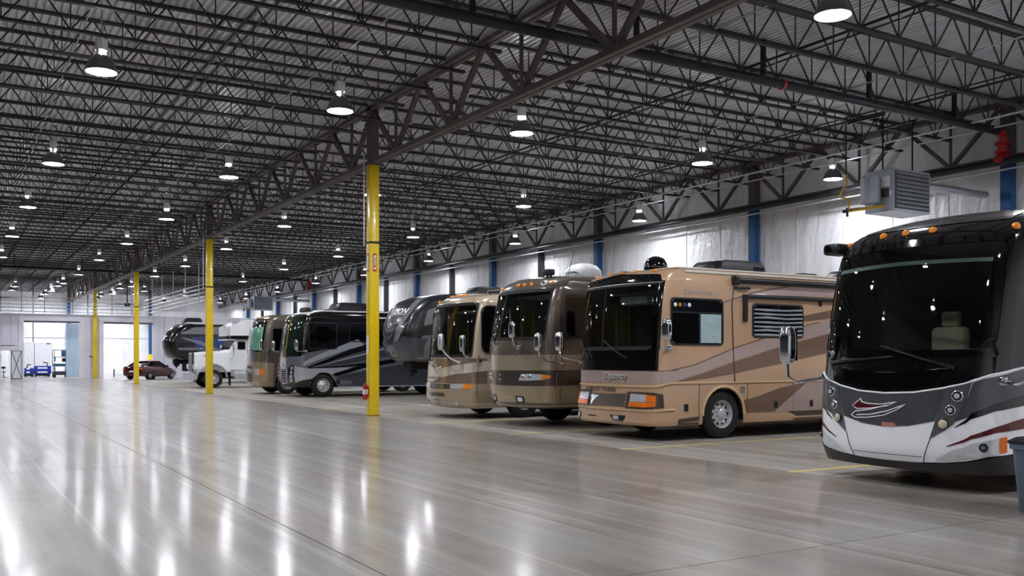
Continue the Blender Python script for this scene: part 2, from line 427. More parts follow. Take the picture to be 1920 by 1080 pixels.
pipe('wall_conduit', [(24.75, Y0 + .3, 6.78), (24.75, YE - .4, 6.78)], .028, 'conduit', 'thin pale conduit under the dark pipe along the right wall', n=8)
pipe('roof_conduit', [(23.2, Y0 + .3, 7.84), (23.2, YE - .4, 7.84)], .028, 'conduit', 'thin pale conduit under the joists close to the right wall', n=8)
pipe('roof_conduit', [(24.2, Y0 + .3, 7.84), (24.2, YE - .4, 7.84)], .022, 'conduit', 'thin pale conduit under the joists nearest the right wall', n=8)
for x, l in ((18.5, 'thin pale conduit linking the lamps over the parked motorhomes'), (12.9, 'thin pale conduit linking the lamps just right of the yellow columns'),
             (7.2, 'thin pale conduit linking the lamps left of the yellow columns'), (2.3, 'thin pale conduit linking the lamps on the left')):
    roof_pipe('lamp_conduit', [(x, 1, 8.08), (x, YE - 1, 8.08)], .016, 'galv')
for x, l in ((15.2, 'thin sprinkler branch pipe between lamp rows over the motorhomes'), (21.0, 'thin sprinkler branch pipe toward the right wall'), (4.9, 'thin sprinkler branch pipe over the open aisle')):
    p = empty('sprinkler_branch', (x, 0, 8.06), 0, ceiling)
    MB().tube([(0, 1, 0), (0, YE - 1, 0)], .03, 8).build('pipe', 'dark_pipe', p, 40)
    me = MB().lathe([(.0, -.09), (.035, -.085), (.035, -.08), (.012, -.07), (.014, 0)], 8).mesh('sprinkler_head', 'galv')
    for k in range(14):
        o = link('sprinkler_head', me, p); o.location = (0, 8 + 3.1 * k, -.02)

# ------------------------------------------------------------------ high bay lamps
def make_lamp():
    r = empty('high_bay_lamp')
    MB().lathe([(.29, 0.0), (.30, .02), (.285, .08), (.235, .2), (.16, .30), (.09, .345), (.075, .36), (.07, .36), (.085, .34), (.15, .29), (.225, .19), (.272, .08), (.28, .01), (.29, 0.0)], 28, cap=False).build('reflector', 'reflector', r, 40)
    MB().lathe([(.0, .03), (.272, .03), (.276, .045), (.0, .06)], 28).build('lens', 'lamp_glow', r)
    MB().box(-.09, .09, -.09, .09, .42, .66, .025).build('ballast_box', 'white_enamel', r, 40)
    for s in (-1, 1): MB().box(s * .1 - .012, s * .1 + .012, -.03, .03, .33, .62, .004).build('side_bracket', 'white_enamel', r)
    MB().lathe([(.05, .35), (.05, .43)], 12).build('neck', 'galv', r, 40)
    MB().lathe([(.07, .362), (.07, .385), (.05, .385)], 14, cap=False).build('added_uplight', 'added_uplight', r, 40)  # added glowing ring at the neck, brightens the deck and ballast box
    MB().tube([(0, 0, .66), (0, 0, .8), (.01, 0, 1.4)], .014, 8).build('hook_stem', 'galv', r, 40)
    MB().tube([(.05, 0, .66), (.13, 0, .8), (.12, .05, .95), (.02, .05, 1.02)], .009, 6).build('cord', 'rubber', r)
    return r
lamp0 = make_lamp()
rowX = [2.6, 7.5, 12.25, 18.25, 23.7]
rown = ['in the row on the far left', 'in the row left of the yellow columns', 'in the row right of the yellow columns', 'in the row above the motorhomes', 'in the row along the right wall']
ordn = ['nearest', 'second', 'third', 'fourth', 'fifth', 'sixth', 'seventh', 'eighth', 'ninth', 'farthest']
first = True
for i, x in enumerate(rowX):
    for k in range(10):
        y = 10.2 + 9.525 * k
        o = lamp0 if first else copy_tree(lamp0); first = False
        o.location = (x, y, 7.15 + .06 * math.sin(i * 3.1 + k * 2.3)); o.rotation_euler = (0, 0, k * .7 + i)
        tag(o, '%s hanging high bay lamp from the camera %s' % (ordn[k], rown[i]), 'lamp', 'high bay lamps')
for x, y in [(8, 97.5), (12.8, 97.5), (8, 86), (12.8, 86), (5.0, 88.5), (10.6, 93), (15.2, 88.5), (21, 88.5), (5.0, 93.5), (15.2, 93.5), (0, 88.5), (0, 95)]:  # lamps added to brighten the room behind the partition
    o = copy_tree(lamp0); o.location = (x, y, 7.6)
    tag(o, 'added fill lamp behind the partition, in its %s row, %s' % ('nearer' if y < 90 else 'farther', {0: 'leftmost', 5.0: 'second from the left', 10.6: 'in the middle', 15.2: 'right of the middle', 21: 'rightmost', 8: 'facing the left doorway', 12.8: 'facing the right doorway'}[x]), 'lamp', 'extra lamps behind the partition')
for x, y in [(-2.3, .7 + 9.525 * k) for k in range(8)] + [(xx, .7) for xx in rowX]:  # unseen lamps continuing the rows, added for light and reflections
    o = copy_tree(lamp0); o.location = (x, y, 7.15)
    tag(o, 'hanging high bay lamp added for light around the camera, out of frame', 'lamp', 'high bay lamps out of frame')

# ------------------------------------------------------------------ vehicle kit
def pchip(xs, ys):
    n = len(xs); h = [xs[i + 1] - xs[i] for i in range(n - 1)]; dl = [(ys[i + 1] - ys[i]) / h[i] for i in range(n - 1)]
    m = [0.0] * n; m[0] = dl[0]; m[-1] = dl[-1]
    for i in range(1, n - 1):
        if dl[i - 1] * dl[i] > 0:
            a, b = 2 * h[i] + h[i - 1], h[i] + 2 * h[i - 1]; m[i] = (a + b) / (a / dl[i - 1] + b / dl[i])
    def f(x):
        x = min(max(x, xs[0]), xs[-1]); i = 0
        while i < n - 2 and x > xs[i + 1]: i += 1
        t = (x - xs[i]) / h[i]
        return ((2 * t ** 3 - 3 * t * t + 1) * ys[i] + (t ** 3 - 2 * t * t + t) * h[i] * m[i] + (-2 * t ** 3 + 3 * t * t) * ys[i + 1] + (t ** 3 - t * t) * h[i] * m[i + 1])
    return f
def rrect(a0, a1, z0, z1, r, n=4):
    P = []
    for (cx, cz, st) in ((a1 - r, z0 + r, -PI / 2), (a1 - r, z1 - r, 0), (a0 + r, z1 - r, PI / 2), (a0 + r, z0 + r, PI)):
        for k in range(n + 1):
            t = st + PI / 2 * k / n; P.append((cx + r * math.cos(t), cz + r * math.sin(t)))
    if n < 5: return P
    o = []
    for i in range(len(P)):
        a, b = P[i], P[(i + 1) % len(P)]; k = max(1, int(math.hypot(a[0] - b[0], a[1] - b[1]) / .12))
        o += [(a[0] + (b[0] - a[0]) * t / k, a[1] + (b[1] - a[1]) * t / k) for t in range(k)]
    return o
SIDE = 100.0
class Rig:
    """Body surface addressed as (a, z): a = y across the front, or SIDE + d on a flank, d metres behind the nose."""
    def __init__(s, name, label, cat, loc, yaw, L, levels, arches=(), arch_r=.62, zc=.5):
        s.root = empty(name, loc, PI + yaw); tag(s.root, label, cat)
        zs = [l[0] for l in levels]; s.z0, s.z1 = zs[0], zs[-1]; s.zs = zs; s.L = L
        s.fn = [pchip(zs, [l[k] for l in levels]) for k in (1, 2, 3, 4)]
        s.arches = arches; s.ar = arch_r; s.zc = zc
    def arch(s, d):
        z = -9
        for c in s.arches:
            if abs(d - c) < s.ar: z = max(z, s.zc + math.sqrt(s.ar ** 2 - (d - c) ** 2))
        return z
    def geo(s, z):
        p, w, r, b = [f(z) for f in s.fn]; y1 = max(w - r, .05); ph = math.atan(2 * b / y1)
        rc = (w - y1) / (1 - math.sin(ph)); return p, w, y1, b, ph, rc, p - b - rc * math.cos(ph), y1 - rc * math.sin(ph)
    def xc(s, z): return s.geo(z)[6]
    def U(s, q, z):
        sg = 1 if q >= 0 else -1; q = abs(q)
        p, w, y1, b, ph, rc, cx, cy = s.geo(z)
        if q <= 1: return Vector((p - b * q * q, sg * q * y1, z))
        if q <= 2:
            f = ph + (q - 1) * (PI / 2 - ph); return Vector((cx + rc * math.cos(f), sg * (cy + rc * math.sin(f)), z))
        d = -(cx - (q - 2)); return Vector((-d, sg * w, max(z, s.arch(d))))
    def q(s, a, z):
        sg = 1 if a >= 0 else -1; a = abs(a); p, w, y1, b, ph, rc, cx, cy = s.geo(z)
        if a > 50: 
            v = 2 + cx + (a - SIDE)
            if v < 2:   # inside the corner: measure by x
                c = (-(a - SIDE) - cx) / rc; v = 1 + (math.acos(min(1, max(0, c))) - ph) / (PI / 2 - ph)
                v = max(v, 1.0)
            return sg * v
        if a <= y1: return sg * a / y1
        f = math.asin(min(1, (a - cy) / rc)); return sg * (1 + (f - ph) / (PI / 2 - ph))
    def S(s, q, z, off):
        P = s.U(q, z)
        if not off: return P
        e = .01; n = (s.U(q + e, z) - s.U(q - e, z)).cross(s.U(q, min(z + e, s.z1)) - s.U(q, max(z - e, s.z0)))
        return P + (n.normalized() * off if n.length > 1e-9 else Vector((off, 0, 0)))
    def P(s, a, z, off=0): return s.S(s.q(a, z), z, off)
    def body(s, m, wind=None, name='body', dz=.13, bottom=False):
        zs = set(round(z, 4) for z in s.zs)
        z = s.z0
        while z < s.z1: zs.add(round(z, 4)); z += dz
        qs = [i / 10 for i in range(11)] + [1 + i / 8 for i in range(1, 9)]
        if wind:
            zs = {z for z in zs if min(abs(z - wind[1]), abs(z - wind[2])) > .03} | {wind[1], wind[2]}
            qs = [q for q in qs if abs(q - wind[0]) > .03] + [wind[0]]
        zs = sorted(zs); qs = sorted(qs)
        ds = {s.L}
        for c in s.arches:
            for k in range(15): ds.add(c - s.ar * .999 * math.cos(PI * k / 14))
            ds.add(c - s.ar * 1.001); ds.add(c + s.ar * 1.001)
        ds = sorted(x for x in ds if x <= s.L)
        cols = [('q', q) for q in qs] + [('d', x) for x in ds]
        cols = [(k, v, -1) for k, v in reversed(cols)] + [(k, v, 1) for k, v in cols if not (k == 'q' and v == 0)]
        V = []; F = []; n = len(cols)
        for z in zs:
            xc = s.xc(z)
            for k, v, sg in cols:
                q = v if k == 'q' else 2 + max(0, xc + v); V.append(s.U(sg * q, z))
        for i in range(len(zs) - 1):
            zm = (zs[i] + zs[i + 1]) / 2
            for j in range(n - 1):
                if wind and wind[1] < zm < wind[2] and cols[j][0] == 'q' and cols[j + 1][0] == 'q' and max(cols[j][1], cols[j + 1][1]) <= wind[0] + 1e-6: continue
                F.append((i * n + j, i * n + j + 1, (i + 1) * n + j + 1, (i + 1) * n + j))
        t = (len(zs) - 1) * n; F.append(tuple(range(t, t + n)))
        F.append(tuple([i * n for i in range(len(zs))] + [i * n + n - 1 for i in reversed(range(len(zs)))]))
        if bottom: F.append(tuple(range(n)))
        mb = MB().add(V, F); s.bodyo = mb.build(name, m, s.root, 32); return s.bodyo
    def grid(s, name, low, up, m, k=4, rows=3, off=.006, both=False, parent=None, smooth=30):
        out = []
        for sg in ((1, -1) if both else (1,)):
            a = [(s.q(x, z), z) for x, z in low]; b = [(s.q(x, z), z) for x, z in up]
            cq = lambda v: max(-2, min(2, v))
            ks = [max(k, int(math.ceil(max(abs(cq(a[i + 1][0]) - cq(a[i][0])), abs(cq(b[i + 1][0]) - cq(b[i][0]))) / .07))) for i in range(len(a) - 1)]
            def res(c):
                o = []
                for i in range(len(c) - 1):
                    k = ks[i]
                    for t in range(k): f = t / k; o.append((c[i][0] * (1 - f) + c[i + 1][0] * f, c[i][1] * (1 - f) + c[i + 1][1] * f))
                return o + [c[-1]]
            a, b = res(a), res(b); n = len(a); V = []; F = []; rows = max(rows, int(max(abs(a[i][1] - b[i][1]) for i in range(n)) / .12))
            for r in range(rows + 1):
                f = r / rows
                for i in range(n): V.append(s.S(sg * (a[i][0] * (1 - f) + b[i][0] * f), a[i][1] * (1 - f) + b[i][1] * f, off))
            for r in range(rows):
                for i in range(n - 1):
                    qd = (r * n + i, r * n + i + 1, (r + 1) * n + i + 1, (r + 1) * n + i); F.append(qd if sg > 0 else qd[::-1])
            me = bpy.data.meshes.new(name); me.from_pydata([tuple(v) for v in V], [], F); me.update()
            me.polygons.foreach_set('use_smooth', [True] * len(me.polygons))
            me.materials.append(MATS[m]); out.append(link(name, me, parent or s.root))
        return out[0] if len(out) == 1 else out
    def ring(s, name, outer, inner, m, off=.004, thick=.014, both=False, parent=None):
        n = len(outer); out = []
        for sg in ((1, -1) if both else (1,)):
            V = []; F = []
            for lp, o in ((outer, off - .01), (outer, off + thick), (inner, off + thick), (inner, off - .01)):
                V += [s.S(sg * s.q(a, z), z, o) for a, z in lp]
            for r in range(3):
                for i in range(n): F.append((r * n + i, r * n + (i + 1) % n, (r + 1) * n + (i + 1) % n, (r + 1) * n + i))
            out.append(MB().add(V, F).build(name, m, parent or s.root, 40))
        return out[0]
    def poly(s, name, pts, m, off=.008, parent=None, both=False):
        out = None
        for sg in ((1, -1) if both else (1,)):
            V = [s.S(sg * s.q(a, z), z, off) for a, z in pts]
            out = MB().add(V, [tuple(range(len(V)))]).build(name, m, parent or s.root)
        return out
    def line(s, name, pts, r, m, off=.004, n=6, both=False, k=4, parent=None):
        for sg in ((1, -1) if both else (1,)):
            c = [(s.q(x, z), z) for x, z in pts]; P = []
            for i in range(len(c) - 1):
                kk = max(k, int(abs(max(-2, min(2, c[i + 1][0])) - max(-2, min(2, c[i][0]))) / .07))
                for t in range(kk): f = t / kk; P.append(s.S(sg * (c[i][0] * (1 - f) + c[i + 1][0] * f), c[i][1] * (1 - f) + c[i + 1][1] * f, off))
            P.append(s.S(sg * c[-1][0], c[-1][1], off)); o = MB().tube(P, r, n).build(name, m, parent or s.root, 40)
        return o
    def window(s, a0, a1, z0, z1, r=.08, both=True, glassm='dark_glass', frame='black_plastic', mull=(), fw=.035):
        for sg in ((1, -1) if both else (1,)):
            n = 5; o = rrect(a0, a1, z0, z1, r, n); i = rrect(a0 + fw, a1 - fw, z0 + fw, z1 - fw, max(.02, r - fw), n)
            o2 = [(sg * a, z) for a, z in o]; i2 = [(sg * a, z) for a, z in i]
            f = s.ring('window_frame', o2, i2, frame)
            rr = max(.02, r - fw); A0, A1, Z0, Z1 = a0 + fw, a1 - fw, z0 + fw, z1 - fw; lo = []; hi = []
            for k in range(17):
                aa = A0 + (A1 - A0) * k / 16; e = max(0, rr - min(aa - A0, A1 - aa)); dz = rr - math.sqrt(max(0, rr * rr - e * e)); lo.append((sg * aa, Z0 + dz)); hi.append((sg * aa, Z1 - dz))
            if sg < 0: lo.reverse(); hi.reverse()
            s.grid('window_pane', lo, hi, glassm, 1, 2, .008, parent=f)
            for mx in mull:
                MB().tube([s.P(sg * mx, z0 + fw, .012), s.P(sg * mx, z1 - fw, .012)], .012, 6).build('window_mullion', frame, f)
            if sg == 1: res = f
        return res
    def text(s, name, txt, size, a0, z0, m, off=.01, shear=0.0, parent=None, sx=1.0, bold=0.0, arc=None):
        cu = bpy.data.curves.new('t', 'FONT'); cu.body = txt; cu.size = size; cu.shear = shear; cu.offset = bold; cu.resolution_u = 3
        to = bpy.data.objects.new('t', cu); COL.objects.link(to); dg = bpy.context.evaluated_depsgraph_get(); dg.update()
        me = to.evaluated_get(dg).to_mesh(); V = [v.co.copy() for v in me.vertices]; F = [tuple(p.vertices) for p in me.polygons]
        to.evaluated_get(dg).to_mesh_clear(); bpy.data.objects.remove(to); bpy.data.curves.remove(cu)
        V = [s.P(a0 + v.x * sx, z0 + v.y, off) for v in V]
        mm = bpy.data.meshes.new(name); mm.from_pydata([tuple(v) for v in V], [], F); mm.update(); mm.materials.append(MATS[m])
        return link(name, mm, parent or s.root)
    def windshield(s, qw, z0, z1, m='windshield_glass', border=.05, post=None, frame='rubber', inset=.008, rnd=.14):
        N = 9; A = []
        def bl(t, lo, hi): return lo + (hi - lo) * t
        V = []; F = []; nx, nz = 24, 8
        for j in range(nz + 1):
            for i in range(nx + 1): V.append(s.S(bl(i / nx, -qw, qw), bl(j / nz, z0, z1), -inset))
        for j in range(nz):
            for i in range(nx): F.append((j * (nx + 1) + i, j * (nx + 1) + i + 1, (j + 1) * (nx + 1) + i + 1, (j + 1) * (nx + 1) + i))
        me = bpy.data.meshes.new('windshield'); me.from_pydata([tuple(v) for v in V], [], F); me.update()
        me.polygons.foreach_set('use_smooth', [True] * len(me.polygons)); me.materials.append(MATS[m]); g = link('windshield', me, s.root)
        # gasket with rounded inner corners
        def loop(q1, za, zb, r, n=6):
            P = []; rq = r / 1.1
            for (cx, cz, st) in ((q1 - rq, za + r, -PI / 2), (q1 - rq, zb - r, 0), (-q1 + rq, zb - r, PI / 2), (-q1 + rq, za + r, PI)):
                for k in range(n + 1):
                    t = st + PI / 2 * k / n; P.append((cx + rq * math.cos(t), cz + r * math.sin(t)))
                nxt = {0: (q1, 'v'), 1: (0, 'h'), 2: (0, 'v'), 3: (0, 'h')}
            return P
        def dens(P):
            o = []
            for i in range(len(P)):
                a, b = P[i], P[(i + 1) % len(P)]; k = max(1, int((abs(a[0] - b[0]) + abs(a[1] - b[1])) / .15)) if (abs(a[0] - b[0]) + abs(a[1] - b[1])) > .4 else 1
                k = 10 if k > 1 else 1
                for t in range(k): o.append((a[0] + (b[0] - a[0]) * t / k, a[1] + (b[1] - a[1]) * t / k))
            return o
        ou = dens(loop(qw + border * .6, z0 - border * .5, z1 + border * .5, rnd * .6)); inn = dens(loop(qw - border * .7, z0 + border, z1 - border, rnd))
        n = min(len(ou), len(inn)); V = []; F = []
        for lp, o in ((ou, -.004), (ou, .008), (inn, .008), (inn, -.012)): V += [s.S(q, z, o) for q, z in lp[:n]]
        for r in range(3):
            for i in range(n): F.append((r * n + i, r * n + (i + 1) % n, (r + 1) * n + (i + 1) % n, (r + 1) * n + i))
        MB().add(V, F).build('windshield_gasket', frame, g, 40)
        if post is not None:
            MB().tube([s.S(post, z0, .004), s.S(post, (z0 + z1) / 2, .004), s.S(post, z1, .004)], .018, 6).build('centre_post', frame, g, 40)
        return g
    def wiper(s, a0, z0, a1, z1, off=.05):
        P = [s.P(a0, z0, .02), s.P(a0 * .9 + a1 * .1, z0 * .9 + z1 * .1, off), s.P((a0 + a1) / 2, (z0 + z1) / 2, off + .02), s.P(a1, z1, off * .5)]
        w_ = MB().tube(P, [.025, .02, .014, .01], 6).build('wiper', 'black_plastic', s.root, 40)
        v = (z1 - z0); B = [s.P(a1 + (a0 - a1) * t + .0, z1 + (z0 - z1) * t, .022) for t in (-.25, 0, .3, .55)]
        MB().tube(B, .014, 6).build('wiper_blade', 'rubber', w_, 40)
    def lamp_dots(s, name, lst, r, m, off=.0):
        for a, z in lst:
            p = s.P(a, z, off); n_ = (s.P(a, z, .1) - s.P(a, z, 0)).normalized()
            bm_ = MB().lathe([(r * 1.15, 0), (r, .02), (r * .6, .04), (0, .046)], 12)
            R = n_.to_track_quat('Z', 'Y').to_matrix(); bm_.v = [tuple(R @ Vector(v) + p) for v in bm_.v]
            bm_.build(name, m, s.root, 40)
    def disc(s, name, a, z, r, m, off=.02, parent=None, depth=.02, both=False, n=18):
        for sg in ((1, -1) if both else (1,)):
            p = s.P(sg * a, z, off); n_ = (s.P(sg * a, z, off + .1) - p).normalized()
            mb = MB().lathe([(r, -depth), (r, 0), (r * .85, .008), (0, .01)], n)
            R = n_.to_track_quat('Z', 'Y').to_matrix(); mb.v = [tuple(R @ Vector(v) + p) for v in mb.v]
            o = mb.build(name, m, parent or s.root, 40)
        return o
    def wheels(s, ds, R=.5, inset=.16, dual=False):
        for d in ds:
            wy = s.fn[1](s.zc) - inset
            for sg in (1, -1):
                wheel(s.root, (-d, sg * wy, R), 0 if sg > 0 else PI, R)
            MB().tube([(-d, -wy, R), (-d, wy, R)], .09, 10).build('axle', 'underbody', s.root, 40)
    def well(s, d, R=None):
        R = R or s.ar + .03; wy = s.fn[1](s.zc)
        for sg in (1, -1):
            prof = []
            for k in range(13):
                t = PI * k / 12; prof.append((-d - R * math.cos(t), s.zc + R * math.sin(t)))
            V = []; F = []
            for yy in (sg * (wy - .02), sg * (wy - .5)): V += [(x, yy, z) for x, z in prof]
            for k in range(12): F.append((k, k + 1, 13 + k + 1, 13 + k))
            F.append(tuple(range(13, 26))); MB().add(V, F).build('wheel_well', 'underbody', s.root, 40)
    def chassis(s, x0=.9):
        w_ = s.fn[1](s.z0 + .2) - .25
        ds = [x0] + sorted(sum([[c - s.ar - .1, c + s.ar + .1] for c in s.arches], [])) + [s.L - .2]
        mb = MB().box(-s.L + .3, -x0, -.5, .5, .38, .8)
        for i in range(0, len(ds) - 1, 2):
            if ds[i + 1] > ds[i]: mb.box(-ds[i + 1], -ds[i], -w_, w_, s.z0 + .05, s.z0 + .4)
        mb.build('chassis', 'underbody', s.root)
    def mirror(s, base, arm, head, hw=.11, hh=.2, m='chrome', dn=.07):
        b = MB().tube([base] + arm + [head - Vector((0, 0, hh * .7))], .022, 8).build('mirror_arm', m, s.root, 40)
        V = []; F = []; e = lambda v, k: math.copysign(abs(v) ** k, v); nu, nv = 20, 12
        for j in range(nv + 1):
            v = -PI / 2 + PI * j / nv
            for i in range(nu):
                t = 2 * PI * i / nu; V.append((head.x + dn * e(math.cos(v), .55) * e(math.cos(t), .7), head.y + hw * e(math.cos(v), .55) * e(math.sin(t), .7), head.z + hh * e(math.sin(v), .65)))
        for j in range(nv):
            for i in range(nu): F.append((j * nu + i, j * nu + (i + 1) % nu, (j + 1) * nu + (i + 1) % nu, (j + 1) * nu + i))
        MB().add(V, F).build('mirror_head', m, b, 60)
        MB().box(head.x - dn - .004, head.x - dn + .002, head.y - hw * .75, head.y + hw * .75, head.z - hh * .8, head.z + hh * .8).build('mirror_glass', 'dark_glass', b)
        MB().box(base.x - .07, base.x + .03, base.y - .05, base.y + .05, base.z - .05, base.z + .05, .015).build('mirror_base', m, b, 40)
    def roof_unit(s, d, y, ln, wd, h, m='black_plastic', name='air_conditioner'):
        z = s.z1 - .01; x = -d
        V = []; F = []
        prof = [(0, 1, 1), (.25, 1, 1), (.75, .9, .93), (.93, .8, .86), (1, .62, .75)]
        for (hz, kl, kw) in prof:
            fx = ln / 2 * kl; bx = ln / 2 * (kl * .6 + .4); yy = wd / 2 * kw; c = .1
            for (px, py) in ((fx, yy - c), (fx - c, yy), (-bx + c, yy), (-bx, yy - c), (-bx, -yy + c), (-bx + c, -yy), (fx - c, -yy), (fx, -yy + c)): V.append((x + px, y + py, z + h * hz))
        for r in range(len(prof) - 1):
            for i in range(8): F.append((r * 8 + i, r * 8 + (i + 1) % 8, (r + 1) * 8 + (i + 1) % 8, (r + 1) * 8 + i))
        F.append(tuple(range(8))); F.append(tuple(range((len(prof) - 1) * 8, len(prof) * 8)))
        a = MB().add(V, F).build(name, m, s.root, 30)
        mb = MB()
        for k in range(5): mb.box(x - ln * .38 + k * .06, x - ln * .38 + k * .06 + .025, y + wd / 2 * .96, y + wd / 2 + .004, z + h * .3, z + h * .6)
        mb.build('vent_grille', 'rubber', a)
    def interior(s, zf, dash_z, d0=.35, seat='#b9ab97', dash='dash_grey', depth=4.2, curtain=True):
        w_ = 1.12
        MB().box(-depth, -d0 - .15, -w_, w_, zf - .04, zf).build('cab_floor', 'cab_dark', s.root)
        MB().box(-depth - .04, -depth, -w_, w_, zf, s.z1 - .35).build('cab_rear_wall', 'cab_dark', s.root)
        MB().box(-depth, -d0 - .55, -w_, w_, s.z1 - .45, s.z1 - .4).build('cab_headliner', 'cab_liner', s.root)
        for sg in (1, -1): MB().box(-depth, -.9, sg * 1.2 - .015, sg * 1.2 + .015, zf, s.z1 - .4).build('cab_side_lining', 'cab_dark', s.root)
        dsh = MB().box(-d0 - .75, -d0 - .12, -w_ + .08, w_ - .08, dash_z - .28, dash_z, .06, 3).build('dashboard', dash, s.root, 40)
        MB().box(-d0 - .85, -d0 - .5, .25, .95, dash_z - .05, dash_z + .12, .05).build('instrument_hood', 'cab_dark', dsh, 40)
        for y in (.58, -.58):
            st = MB().box(-d0 - 1.75, -d0 - 1.2, y - .28, y + .28, zf + .3, zf + .48, .07, 3).build('seat', seat, s.root, 40)
            MB().box(-d0 - 1.9, -d0 - 1.7, y - .27, y + .27, zf + .42, zf + 1.12, .08, 3).build('seat_back', seat, st, 40)
            MB().box(-d0 - 1.88, -d0 - 1.76, y - .14, y + .14, zf + 1.12, zf + 1.34, .05, 3).build('head_rest', seat, st, 40)
            MB().lathe([(.2, zf), (.06, zf + .05), (.06, zf + .3)], 12, 'z', (-d0 - 1.5, y, 0)).build('seat_post', 'cab_dark', st, 40)
        R = .23; P = []
        for k in range(25):
            t = 2 * PI * k / 24; P.append((-d0 - .95 - .12 * math.sin(t), .58 + R * math.cos(t), dash_z + .06 + R * math.sin(t) * .85))
        sw = MB().tube(P, .018, 8).build('steering_wheel', 'rubber', s.root, 40)
        MB().bar((-d0 - .95, .36, dash_z + .06), (-d0 - .95, .8, dash_z + .06), .04).tube([(-d0 - .95, .58, dash_z + .06), (-d0 - .6, .58, dash_z - .12)], .04, 8).build('steering_column', 'rubber', sw)
        if curtain:
            for sg in (1, -1):
                V = []; F = []; n = 14
                for i in range(n + 1):
                    t = i / n; x = -d0 - .55 - t * .5; y = sg * (1.02 + .025 * math.sin(i * 2.6) + t * .1)
                    V += [(x, y, dash_z - .05), (x, y, s.z1 - .42)]
                for i in range(n): F.append((2 * i, 2 * i + 2, 2 * i + 3, 2 * i + 1))
                MB().add(V, F).build('curtain', 'curtain', s.root, 60)
mat('cab_dark', '#75726b', 0.7); mat('cab_liner', '#b5b0a2', 0.8); mat('dash_grey', '#93a39f', 0.6)
mat('cream_leather', '#cfc0a6', 0.5); mat('grey_leather', '#7d7a78', 0.5); mat('curtain', '#8f8a55', 0.85)
# wheel, shared meshes
def wheel_meshes():
    W = {}
    W['wheel'] = MB().lathe([(.29, -.13), (.40, -.14), (.47, -.12), (.497, -.09), (.5, -.04), (.5, .04), (.497, .09), (.47, .12), (.40, .14), (.29, .13), (.29, -.13)], 36, 'y', cap=False).mesh('wheel', 'rubber', 40)
    W['rim'] = MB().lathe([(.30, -.12), (.30, .125), (.288, .13), (.28, .11), (.272, .05), (.25, .02), (.22, .045), (.15, .08), (.10, .085), (.10, .11), (.08, .125), (0, .127)], 36, 'y', cap=False).mesh('rim', 'alu', 40)
    mb = MB()
    for k in range(10):
        t = 2 * PI * k / 10; x, z = .205 * math.cos(t), .205 * math.sin(t); b = MB().lathe([(.03, 0), (.03, .012)], 10, 'y'); mb.add([(v[0] + x, v[1] + .052, v[2] + z) for v in b.v], b.f)
    W['hand_hole'] = mb.mesh('hand_hole', 'rubber')
    mb = MB()
    for k in range(10):
        t = 2 * PI * (k + .5) / 10; x, z = .135 * math.cos(t), .135 * math.sin(t); b = MB().lathe([(.016, 0), (.014, .04), (0, .045)], 6, 'y'); mb.add([(v[0] + x, v[1] + .08, v[2] + z) for v in b.v], b.f)
    W['lug_nuts'] = mb.mesh('lug_nuts', 'chrome'); return W
WM = wheel_meshes()
def wheel(parent, loc, rz, R=.5):
    t = link('wheel', WM['wheel'], parent); t.location = loc; t.rotation_euler = (0, 0, rz); k = R / .5; t.scale = (k, 1, k)
    for n in ('rim', 'hand_hole', 'lug_nuts'):
        o = link(n, WM[n], t)
        if n != 'rim': o['kind'] = 'stuff'
    return t
S_ = SIDE

# ================================================================== 1: black and white motorhome, right edge
mat('coach_black', '#0b0b0d', 0.12, 0, 0.8, var=0.0)
mat('coach_roof_grey', '#3a3a3e', 0.22, 0.3, 0.6, var=0.0)
mat('coach_white', '#fafbff', 0.18, 0, 0.6, var=0.0)
mat('coach_grey', '#56575c', 0.25, 0.3, 0.5, var=0.12, scale=3)
mat('coach_red', '#5c1420', 0.2, 0.1, 0.6, var=0.0)
mat('coach_beige', '#b5aa98', 0.25, 0.2, 0.5, var=0.0)
mat('bumper_dark', '#2b2827', 0.45)
A = Rig('motorhome', 'black and white motorhome with a curved black windshield, closest to the camera', 'motorhome', (10.1, 7.62, 0), 0, 13.0,
    [(.24, -.10, 1.28, .30, .15), (.5, 0, 1.30, .30, .16), (1.2, -.02, 1.31, .30, .16), (1.6, -.06, 1.31, .30, .17), (2.4, -.18, 1.31, .30, .19), (3.12, -.36, 1.30, .32, .22),
     (3.3, -.56, 1.29, .36, .24), (3.46, -1.1, 1.27, .42, .25), (3.58, -2.0, 1.2, .45, .25), (3.63, -3.2, 1.08, .45, .2)], arches=(2.3, 9.6), arch_r=.6)
A.body('coach_black', wind=(1.55, 1.66, 3.08))
A.windshield(1.55, 1.66, 3.08, border=.06, frame='black_gloss', rnd=.2)
A.grid('sun_band', [(-1.12, 2.78), (0, 2.80), (1.12, 2.78)], [(-1.12, 2.83), (0, 2.85), (1.12, 2.83)], 'dash_grey', 8, 1, -.03)
A.interior(.95, 1.62, .45, 'cream_leather', curtain=False)
zz = lambda pts: [(-a, z) for a, z in reversed(pts)] + pts[(1 if pts[0][0] == 0 else 0):]
smile = [(0, 1.18), (.4, 1.20), (.75, 1.26), (1.05, 1.35), (1.2, 1.42), (S_ + .75, 1.5), (S_ + 2.2, 1.72), (S_ + 13, 1.9)]
wb = [(0, .34), (.4, .345), (.75, .37), (1.05, .42), (1.2, .47), (S_ + .75, .5), (S_ + 2.2, .45), (S_ + 13, .45)]
sm2 = [(-a, z) for a, z in reversed(smile)] + smile[1:]; wb2 = [(-a, z) for a, z in reversed(wb)] + wb[1:]
A.grid('white_lower_panel', wb2, sm2, 'coach_white', 6, 6, .006)
A.line('chrome_trim', sm2, .012, 'coach_white', .008, k=6)
